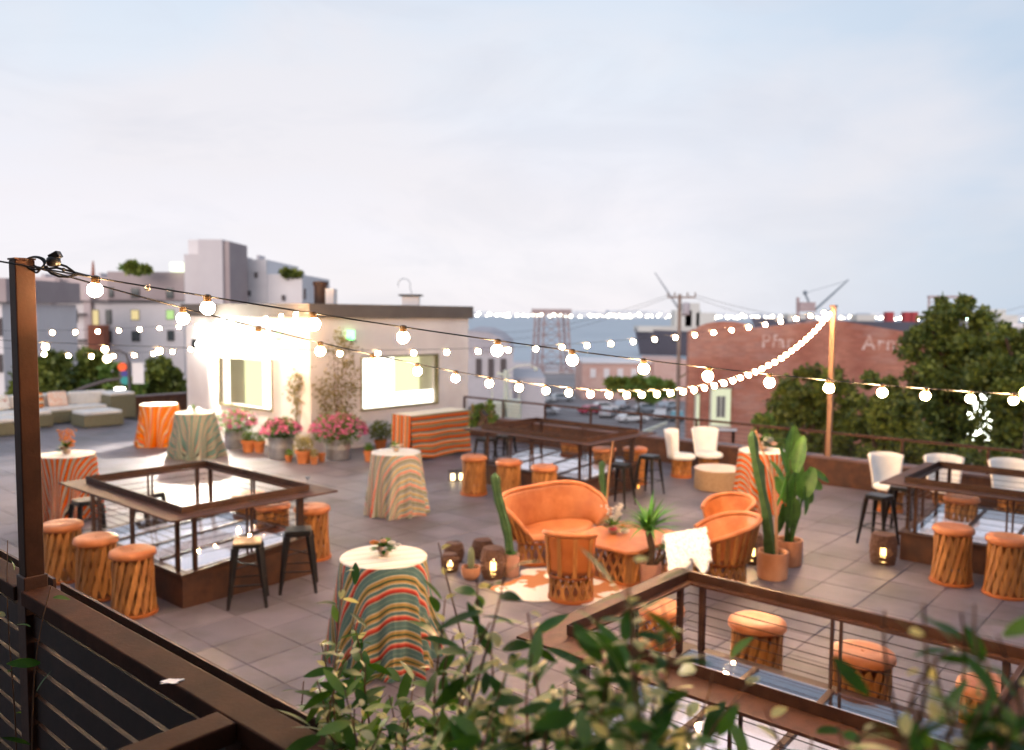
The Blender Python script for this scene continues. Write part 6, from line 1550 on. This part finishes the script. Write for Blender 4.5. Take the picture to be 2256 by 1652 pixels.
# ================================================================== FOREGROUND SHRUBS
leaf_src = []
hold = None
for (l, w, bd) in ((.082, .028, .25), (.070, .026, .45), (.094, .029, .15), (.062, .023, .6)):
    for mt in (m_leafd, m_leafd, m_leafm, m_leafc):
        vs, fs = leafmesh(l * (.46 if mt is m_leafc else 1.1), w * (.85 if mt is m_leafc else 1.12), bd, 6); me = bpy.data.meshes.new('leaf'); me.from_pydata(vs, [], fs); me.materials.append(mt)
        me.polygons.foreach_set('use_smooth', [True] * len(me.polygons)); leaf_src.append((mt, me))
dark = [m for t_, m in leaf_src if t_ is m_leafd]; midg = [m for t_, m in leaf_src if t_ is m_leafm]; crm = [m for t_, m in leaf_src if t_ is m_leafc]
def shrub(label, stems, seed, cap=290, cream=.3, sc=1.0, thin=1.0):
    rg = np.random.default_rng(seed); b0 = D(stems[len(stems) // 2][0], 1500, stems[len(stems) // 2][2]); t = thing('foreground_shrub', label, 'shrub', (b0.x, b0.y, 1.42), 0, 'leafy shrubs in front of the camera'); o = t.location
    cnt = 0; rest = {0: MB(), 1: MB(), 2: MB()}
    for (u, v, d, dens) in stems:
        tip = D(u, v, d); foot = D(u + rg.normal(0, 25), 1950, d + rg.normal(0, .06)); side_ = Vector((rg.normal(0, .03), rg.normal(0, .03), 0))
        P = lambda s: foot.lerp(tip, s) + side_ * math.sin(s * math.pi) - Vector((0, 0, 0)) + Vector((.012 * math.sin(7 * s + u), 0, 0))
        MB().tube([P(k / 10) - o for k in range(11)], [.0042 - .0028 * k / 10 for k in range(11)], 5).build('stem', m_stem, t, True)
        n = int(thin * dens * (foot - tip).length / .0105)
        for k in range(n):
            s = 1 - (k + rg.random() * .5) / n
            p = P(s); a = k * 2.4 + rg.normal(0, .4); el = rg.uniform(-.35, 1.15); young = rg.random() < cream * (.35 + .9 * s)
            d_ = Vector((math.cos(a) * math.cos(el), math.sin(a) * math.cos(el), math.sin(el))); q = d_.to_track_quat('Y', 'Z').to_euler(); q.rotate_axis('Y', rg.normal(0, .5))
            off = d_ * .006
            if rg.random() < .5: off += Vector((rg.normal(0, .02), rg.normal(0, .02), rg.normal(0, .015)))
            src = crm if young else (dark if rg.random() < .72 else midg); me = src[rg.integers(0, len(src))]; scl = rg.uniform(.65, 1.15) * sc * (.75 + .35 * (1 - s)) 
            if cnt < cap:
                ob = bpy.data.objects.new('leaf', me); COL.objects.link(ob); ob.parent = t; ob.location = p + off - o; ob.rotation_euler = q; ob.scale = (scl,) * 3; cnt += 1
            else:
                Mx = q.to_matrix(); i = 0 if src is dark else (1 if src is midg else 2)
                rest[i].add([p + off - o + Mx @ (Vector(vv.co) * scl) for vv in me.vertices], [tuple(pl_.vertices) for pl_ in me.polygons])
    for i, mt in ((0, m_leafd), (1, m_leafm), (2, m_leafc)):
        if rest[i].v: stuff(rest[i].build('more_leaves', mt, t, True))
    return t
shrub('leafy shrub with cream young tips in front of the nearest draped table', [(600, 1578, 2.1, .45), (660, 1500, 2.05, .4), (706, 1415, 2.0, .7), (742, 1262, 1.95, .6), (775, 1370, 1.95, .75), (735, 1500, 1.9, .9), (815, 1460, 1.9, .8), (850, 1530, 1.85, .9), (690, 1560, 1.95, .7), (905, 1480, 1.85, .7), (790, 1560, 1.85, 1.0), (880, 1590, 1.8, 1.0), (950, 1560, 1.8, .9), (760, 1440, 1.8, .9), (720, 1600, 1.75, 1.2), (830, 1600, 1.7, 1.3), (770, 1520, 1.75, 1.1), (925, 1600, 1.65, 1.2), (700, 1500, 1.85, .8)], 3)
shrub('tall thin stemmed shrub in the middle foreground over the open tiles', [(978, 1195, 1.75, .18), (968, 1320, 1.6, .55), (1010, 1400, 1.6, .5), (1045, 1275, 1.5, .35), (1108, 1262, 1.4, .5), (1080, 1370, 1.45, .8), (1150, 1350, 1.4, .8), (1020, 1520, 1.45, .9), (1100, 1480, 1.4, 1.1), (1180, 1440, 1.35, 1.0), (1060, 1580, 1.4, 1.1), (985, 1560, 1.5, 1.2), (1015, 1600, 1.4, 1.3), (1130, 1590, 1.35, 1.3), (1090, 1430, 1.45, .9), (1150, 1560, 1.35, 1.2), (1230, 1530, 1.3, 1.2)], 4, cream=.4)
shrub('densest dark leaved shrub at centre foreground, in front of the near skylight', [(1405, 1235, 1.15, .45), (1372, 1290, 1.2, .85), (1440, 1330, 1.1, .9), (1330, 1360, 1.2, .9), (1400, 1390, 1.1, 1.1), (1290, 1420, 1.25, .9), (1470, 1460, 1.1, .6), (1350, 1470, 1.15, 1.2), (1430, 1510, 1.1, 1.2), (1260, 1500, 1.2, 1.1), (1530, 1560, 1.1, .5), (1310, 1560, 1.15, 1.2), (1400, 1590, 1.05, 1.3), (1490, 1600, 1.05, .8), (1600, 1610, 1.1, .4), (1230, 1590, 1.2, 1.1)], 5, sc=.95, thin=.8)
shrub('thin sprays of dark leaves low in front of the near skylight glass', [(1640, 1500, 1.25, .3), (1700, 1560, 1.2, .4), (1560, 1480, 1.3, .35), (1780, 1600, 1.2, .4), (1850, 1590, 1.15, .35)], 6, cream=.2)
shrub('blurred shrub of dark leaves at the right foreground corner', [(1965, 1345, 1.05, .28), (2045, 1330, .95, .45), (2110, 1420, .95, .6), (2160, 1330, 1.0, .4), (2215, 1400, .95, .5), (2070, 1500, .92, .7), (2150, 1520, .9, .9), (2230, 1500, .9, .8), (2000, 1540, .95, .6), (2110, 1600, .88, 1.0), (2200, 1600, .88, 1.0), (1940, 1600, .95, .6), (2060, 1440, 1.0, .7), (2190, 1450, .95, .8), (2120, 1350, 1.0, .5), (2245, 1560, .88, 1.1), (2030, 1580, .92, 1.0)], 7, cream=.28, sc=.8, thin=.55)
shrub('sparse green vine sprig on the railing beside the foot of the corner post', [(118, 1290, 2.6, .10), (18, 1190, 2.9, .06)], 8, cream=.2)
tag(MB().box(D(1400, 2060, 1.45) + Vector((0, 0, -.55)), (3.2, .4, .4)).build('planter_box', m_rust), 'long rusted planter box holding the foreground shrubs', 'planter')

# everything wholly built: remove unused template parts that were never placed
